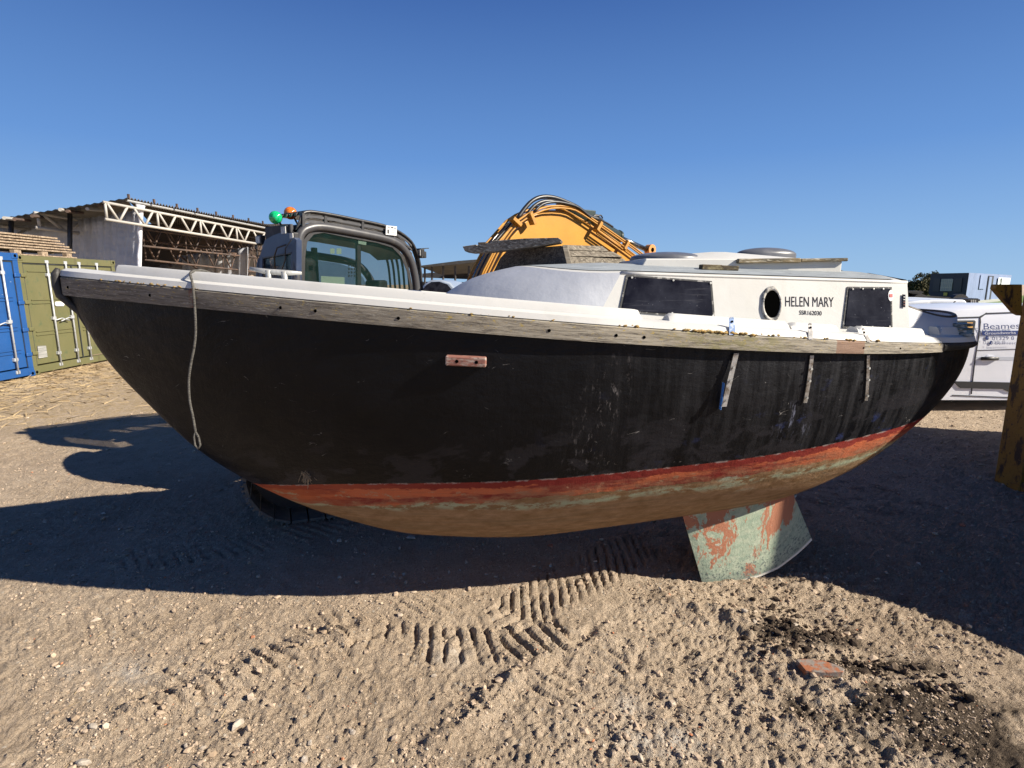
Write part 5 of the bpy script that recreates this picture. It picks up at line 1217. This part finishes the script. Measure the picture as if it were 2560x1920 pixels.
# shrubs beyond the yard
def leaf_blob(mb, c, rx_, ry_, rz_, n, sz, rs):
    for _ in range(n):
        u = rs.normal(size=3); u /= np.linalg.norm(u); rad = rs.uniform(.35, 1.05)**.6; p = Vector((c[0]+u[0]*rx_*rad, c[1]+u[1]*ry_*rad, c[2]+u[2]*rz_*rad))
        a = Vector(rs.normal(size=3)).normalized()*sz*rs.uniform(.5, 1.3); b = Vector(rs.normal(size=3)).normalized()*sz*rs.uniform(.5, 1.3); mb.add([p-a, p+b, p+a, p-b], [(0, 1, 2, 3)])
leafm = M('olive_spring_foliage', (.085, .075, .022), .8, layers=[(1.2, (.045, .05, .015), .42, .6), (3, (.14, .11, .045), .55, .68)])
bark = M('bark', (.06, .045, .03), .9)
rs = np.random.default_rng(5)
for (px, pyt, pyb, Y, wpx, lb) in ((2285, 690, 742, 58, 30, 'rounded olive shrub tree beside the boat cabin, nearest the left'), (2312, 684, 742, 62, 30, 'taller olive tree next to the dark end of the site office'), (2330, 675, 742, 66, 16, 'thin bare topped tree rising behind the site office corner')):
    b0 = at(px, 760, Y); t = thing('tree', lb, 'tree', b0, group='trees beyond the yard'); tp = at(px, pyt, Y); rr = wpx/FPX*Y
    mt = MB(); mt.tube([b0, b0.lerp(tp, .4)+Vector((.1, 0, 0)), b0.lerp(tp, .85)], [.16, .10, .03], 8)
    for k in range(7):
        s0 = b0.lerp(tp, .25+.07*k); d = Vector((rs.normal()*rr*.6, rs.normal()*rr*.5, rr*.5)); mt.tube([s0, s0+d*.6, s0+d], [.05, .03, .012], 5)
    mt.build('trunk', bark, t, True)
    cr = MB(); c = b0.lerp(tp, .62)
    for k in range(9):
        cc = c+Vector((rs.normal()*rr*.45, rs.normal()*rr*.4, rs.normal()*(tp.z-b0.z)*.16)); leaf_blob(cr, cc, rr*.55, rr*.5, (tp.z-b0.z)*.24, 420, .085, rs)
    cr.build('crown', leafm, t)
MB_ = MB(); fm = M('green_field_grass', (.12, .20, .035), .9, layers=[(.4, (.2, .24, .06), .45, .65)])
o = MB().prism([(18, 40, .02), (60, 40, .02), (120, 160, .02), (30, 160, .02)], (0, 0, .04)).build('field', fm); tag(o, kind='structure')
# skip on the right
rusty_y = M('scratched_rusty_yellow', (.27, .145, .016), .6, layers=[(2, (.19, .095, .012), .4, .7), ((9, 9, 3.5), (.035, .016, .01), .55, .60), (34, (.05, .022, .012), .60, .64), ((3, 3, .8), (.07, .03, .015), .55, .66, .8)], bump=[(14, .004), (50, .001)])
deep_y = M('dull_yellow_panel', (.30, .18, .012), .65, layers=[(1.5, (.2, .12, .012), .45, .7), (16, (.08, .04, .02), .64, .7)], bump=[(6, .006)])
sk0 = gp(2484, 1205); X0 = sk0.x; Y0 = sk0.y
sk_t = thing('skip', 'tall rusty yellow steel skip at the right edge with a triangular lifting lug', 'skip', (X0, Y0, 0))
MB().prism([*[(X0+.06, y_, z_) for y_, z_ in ((1.5, .3), (2.2, 1.45), (2.5, 1.56), (2.72, 1.8), (2.80, 2.06), (2.70, 2.2), (2.73, 2.46), (2.76, 2.7), (2.78, 2.88), (2.75, 3.08), (2.70, 3.25), (2.62, 3.44), (2.80, 3.56), (2.84, 3.75))], (X0+.06, Y0-.1, 3.75), (X0+.06, Y0-.1, .02), (X0+.06, 1.6, .02)], (.06, 0, 0)).build('shadow_shaped_side_wall', deep_y, sk_t)  # unseen near edge shaped so its shadow crosses stern, keel and ground
MB().box((X0, Y0-.30, .0), (X0+.30, Y0, 3.75)).build('corner_post', rusty_y, sk_t, bevel=.01)
MB().bar((X0+.12, Y0-.05, 1.8), (X0+2.3, Y0+1.95, 1.8), .06, 3.4).build('shadow_casting_end_wall', deep_y, sk_t)  # unseen wall added so its shadow covers the ground behind the stern
for z in (.02, .62, 1.25, 1.9, 2.55, 3.1): MB().box((X0-.0, 2.9, z), (X0+.07, Y0-.31, z+.09)).build('side_rib', rusty_y, sk_t, bevel=.006)
MB().box((X0+.0, Y0-.75, .12), (X0+.07, Y0-.66, 3.1)).build('side_rib', rusty_y, sk_t, bevel=.006)
lp = [onp(x, y, Vector((X0+.1, Y0-.12, 0)), Vector((0, 1, 0))) for x, y in ((2556, 711), (2492, 711), (2489, 722), (2543, 784), (2556, 790))]
MB().prism(lp, (0, .07, 0)).build('lifting_lug', rusty_y, sk_t, bevel=.006)
wire_m = M('rusty_wire', (.2, .11, .05), .7, .3); mb = MB()
for (zc, hh) in ((1.72, .2), (1.0, .14), (.22, .2)):
    for k in range(44):
        y = Y0-.34-random.random()*1.2; z = zc+random.uniform(-hh, hh); mb.tube([(X0-.02, y, z), (X0-.05, y+random.uniform(-.12, .12), z+random.uniform(-.08, .08)), (X0-.01, y+random.uniform(-.16, .16), z+random.uniform(-.06, .06))], .0025, 4, False)
mb.build('snagged_wire', wire_m, sk_t)

# ------------------------------------------------------------------ loose things on the ground
bk = thing('brick_fragment', 'broken flat orange brick piece lying in the dark loosened soil', 'brick', gp(2055, 1668, .0))
bz = hz(*gp(2055, 1668)[:2]); brm = M('orange_brick', (.30, .105, .045), .9, layers=[(16, (.22, .19, .165), .44, .54), (40, (.14, .05, .025), .6, .66)], bump=[(60, .003)])
pb_ = [gp(x, y, bz+.045) for x, y in ((1990, 1648), (2012, 1646), (2056, 1650), (2094, 1662), (2112, 1672), (2108, 1679), (2060, 1681), (2014, 1676))]
MB().prism(pb_, (.0, .004, -.035)).build('brick_piece', brm, bk, bevel=.004)
def rock(rs, flat=.65):
    t = (1+5**.5)/2; v = np.array([(-1,t,0),(1,t,0),(-1,-t,0),(1,-t,0),(0,-1,t),(0,1,t),(0,-1,-t),(0,1,-t),(t,0,-1),(t,0,1),(-t,0,-1),(-t,0,1)], float)/1.9
    v = v*rs.uniform(.55, 1.3, (12, 1))*rs.uniform(.6, 1.35, (1, 3)); v[:, 2] *= flat
    a, b = rs.uniform(0, 6.28), rs.uniform(-.5, .5); ca, sa = math.cos(a), math.sin(a); cb, sb_ = math.cos(b), math.sin(b)
    return v@np.array([[ca, sa, 0], [-sa, ca, 0], [0, 0, 1]])@np.array([[1, 0, 0], [0, cb, sb_], [0, -sb_, cb]])
IF = np.array([(0,11,5),(0,5,1),(0,1,7),(0,7,10),(0,10,11),(1,5,9),(5,11,4),(11,10,2),(10,7,6),(7,1,8),(3,9,4),(3,4,2),(3,2,6),(3,6,8),(3,8,9),(4,9,5),(2,4,11),(6,2,10),(8,6,7),(9,8,1)])
def gravel():
    rs = np.random.default_rng(11); N = 52000; proto = [rock(rs) for _ in range(60)]
    u = rs.uniform(-.98, .98, N); Y = 1.75*(9/1.75)**(rs.uniform(0, 1, N)**1.25); X = u*Y
    clump = fbm(X, Y, 1.1, 4, 91)+.6*fbm(X, Y, 5, 2, 95)
    for (a, b, w_) in ((G0(200, 1830), G0(820, 1600), .16), (G0(1080, 1870), G0(1350, 1640), .12), (G0(1680, 1500), G0(2060, 1600), .2), (G0(1500, 1440), G0(1900, 1480), .3), (G0(1950, 1650), G0(2300, 1760), .2), (G0(1560, 1850), G0(1720, 1800), .18), (G0(0, 1330), G0(380, 1330), .25), (G0(850, 1500), G0(1300, 1400), .3)):
        a = np.array(a); b = np.array(b); d = b-a; L = np.hypot(*d); d = d/L; t = np.clip((X-a[0])*d[0]+(Y-a[1])*d[1], 0, L); clump = clump+.5*np.exp(-(np.hypot(X-a[0]-d[0]*t, Y-a[1]-d[1]*t)/w_)**2)
    clump = clump-.06+.08*np.clip(X, -1.5, 1)+.12*np.clip((Y-3.3)/2, 0, 1); keep = rs.uniform(-.35, .45, N) < clump; X = X[keep]; Y = Y[keep]; N = len(X)
    r = .0024*rs.pareto(2.4, N)+.0036; r = np.minimum(r, .020)*np.clip(.75+Y/8, .8, 1.5); Z = height(X[None], Y[None])[0]
    vs = np.concatenate([proto[rs.integers(60)]*r[i]+np.array([X[i], Y[i], Z[i]+r[i]*.15]) for i in range(N)]); fs = (IF[None]+(np.arange(N)*12)[:, None, None]).reshape(-1, 3)
    me = bpy.data.meshes.new('gravel'); me.vertices.add(len(vs)); me.vertices.foreach_set('co', vs.ravel().astype(np.float32)); me.loops.add(fs.size); me.loops.foreach_set('vertex_index', fs.ravel().astype(np.int32))
    me.polygons.add(len(fs)); me.polygons.foreach_set('loop_start', (np.arange(len(fs))*3).astype(np.int32)); me.polygons.foreach_set('loop_total', np.full(len(fs), 3, np.int32)); me.polygons.foreach_set('use_smooth', np.zeros(len(fs), bool)); me.update(calc_edges=True)
    tn = me.attributes.new('tone', 'FLOAT', 'POINT'); tn.data.foreach_set('value', np.repeat(rs.uniform(0, 1, N), 12).astype(np.float32))
    g = G('loose_gravel'); tc = g.n.new('ShaderNodeTexCoord'); t = g.n.new('ShaderNodeAttribute'); t.attribute_name = 'tone'; tone = t.outputs['Fac']
    col = g.mix(g.rng(tone, 0, .55), (.26, .19, .13), (.44, .34, .25)); col = g.mix(g.rng(tone, .88, .99), col, (.54, .46, .37)); col = g.mix(g.rng(tone, .984, .988), col, (.42, .17, .09))
    col = g.mix(g.rng(g.noise(tc.outputs['Object'], 120, 4), .45, .7, 0, .5), col, (.30, .24, .18)); g.l.new(col, g.b.inputs['Base Color']); g.b.inputs['Roughness'].default_value = .95; g.b.inputs['Specular IOR Level'].default_value = .15
    me.materials.append(g.m); o = bpy.data.objects.new('gravel', me); COL.objects.link(o); tag(o, 'loose gravel and crumbs of earth strewn over the bare yard', 'gravel', kind='stuff')
gravel()
stone_m = M('pale_stone', (.46, .41, .34), .9, layers=[(12, (.30, .25, .2), .45, .65), (50, (.6, .56, .5), .58, .7)], bump=[(60, .003), (12, .006)])
rs = np.random.default_rng(21)
for (px, py, r) in ((595, 1812, .038), (235, 1822, .036), (205, 1905, .045), (465, 1862, .022), (505, 1868, .024), (775, 1862, .022), (1085, 1688, .024), (880, 1828, .02), (500, 1430, .03), (1775, 1588, .028), (1860, 1545, .035), (1885, 1560, .03), (1905, 1600, .02), (1985, 1572, .028), (2070, 1570, .02), (1730, 1485, .02), (1650, 1480, .024), (2350, 1580, .03), (2110, 1500, .02), (1030, 1350, .05), (1000, 1375, .035), (1010, 1440, .03), (850, 1450, .025), (300, 1320, .03), (260, 1280, .035), (1300, 1860, .02), (1580, 1800, .022), (1600, 1890, .03), (760, 1900, .02), (1150, 1430, .02)):
    p = gp(px, py, .0); z = hz(p.x, p.y); r *= .75; me = bpy.data.meshes.new('stone'); v = rock(rs, .7)*r; me.from_pydata([tuple(q) for q in v], [], [tuple(f) for f in IF.tolist()]); me.materials.append(stone_m)
    o = bpy.data.objects.new('stone', me); COL.objects.link(o); o.location = (p.x, p.y, z+r*.25); m = o.modifiers.new('b', 'BEVEL'); m.width = r*.10; m.segments = 1; m.limit_method = 'NONE'
    tag(o, 'rough pale stone lying loose on the sandy yard ground', 'stone', 'loose stones on the ground')
def straws(name, n, fx, label, mat, l0, l1, rad):
    rs = np.random.default_rng(31); mb = MB()
    for _ in range(n):
        x, y = fx(rs); z = hz(x, y)+.006; a = rs.uniform(0, 6.28); L_ = rs.uniform(l0, l1); d = Vector((math.cos(a), math.sin(a), rs.uniform(-.05, .25)))*L_
        p = Vector((x, y, z)); mb.add([p+Vector((0, 0, rad)), p+Vector((rad, rad, -rad)), p+d+Vector((0, 0, rad*.5)), p+Vector((-rad, rad, -rad))], [(0, 1, 2), (1, 3, 2), (3, 0, 2), (0, 3, 1)])
    tag(mb.build(name, mat), label, 'straw', kind='stuff')
strm = M('dry_straw', (.36, .27, .15), .8, layers=[(2, (.26, .185, .10), .45, .65)])
def f1(rs):
    y = rs.uniform(7.5, 14.5); return (-10.9+rs.exponential(1.6)+.0, y)
straws('straw', 1500, f1, 'scattered dry straw along the foot of the two containers', strm, .12, .4, .007)
def f2_(rs): y = 1.9*(7/1.9)**rs.uniform(); return (rs.uniform(-.95, .95)*y, y)
straws('straw', 420, f2_, 'sparse dry stalks scattered over the gravel foreground', strm, .02, .09, .0014)

# dark clods of churned soil behind and right of the brick
rs = np.random.default_rng(77); mb = MB()
for k in range(620):
    if k < 330: x, y = G0(rs.normal(1965, 50), rs.normal(1570, 34))
    elif k < 430: x, y = G0(rs.normal(2060, 40), rs.normal(1590, 26))
    else:
        f = rs.uniform(); x, y = G0(2080+330*f+rs.normal(0, 18), 1615+130*f+rs.normal(0, 22))
    r = min(.028, .005+.007*rs.pareto(2.6)); v = rock(rs, .8)*r; z = hz(x, y)+r*.25
    mb.add([(x+q[0], y+q[1], z+q[2]) for q in v], IF.tolist())
tag(mb.build('soil_clods', M('dark_damp_soil', (.055, .04, .03), .95, spec=.1, layers=[(14, (.12, .09, .065), .48, .68), (60, (.03, .022, .017), .5, .7)], bump=[(90, .003)])), 'dark damp clods of churned soil heaped behind the orange brick piece', 'soil', kind='stuff')
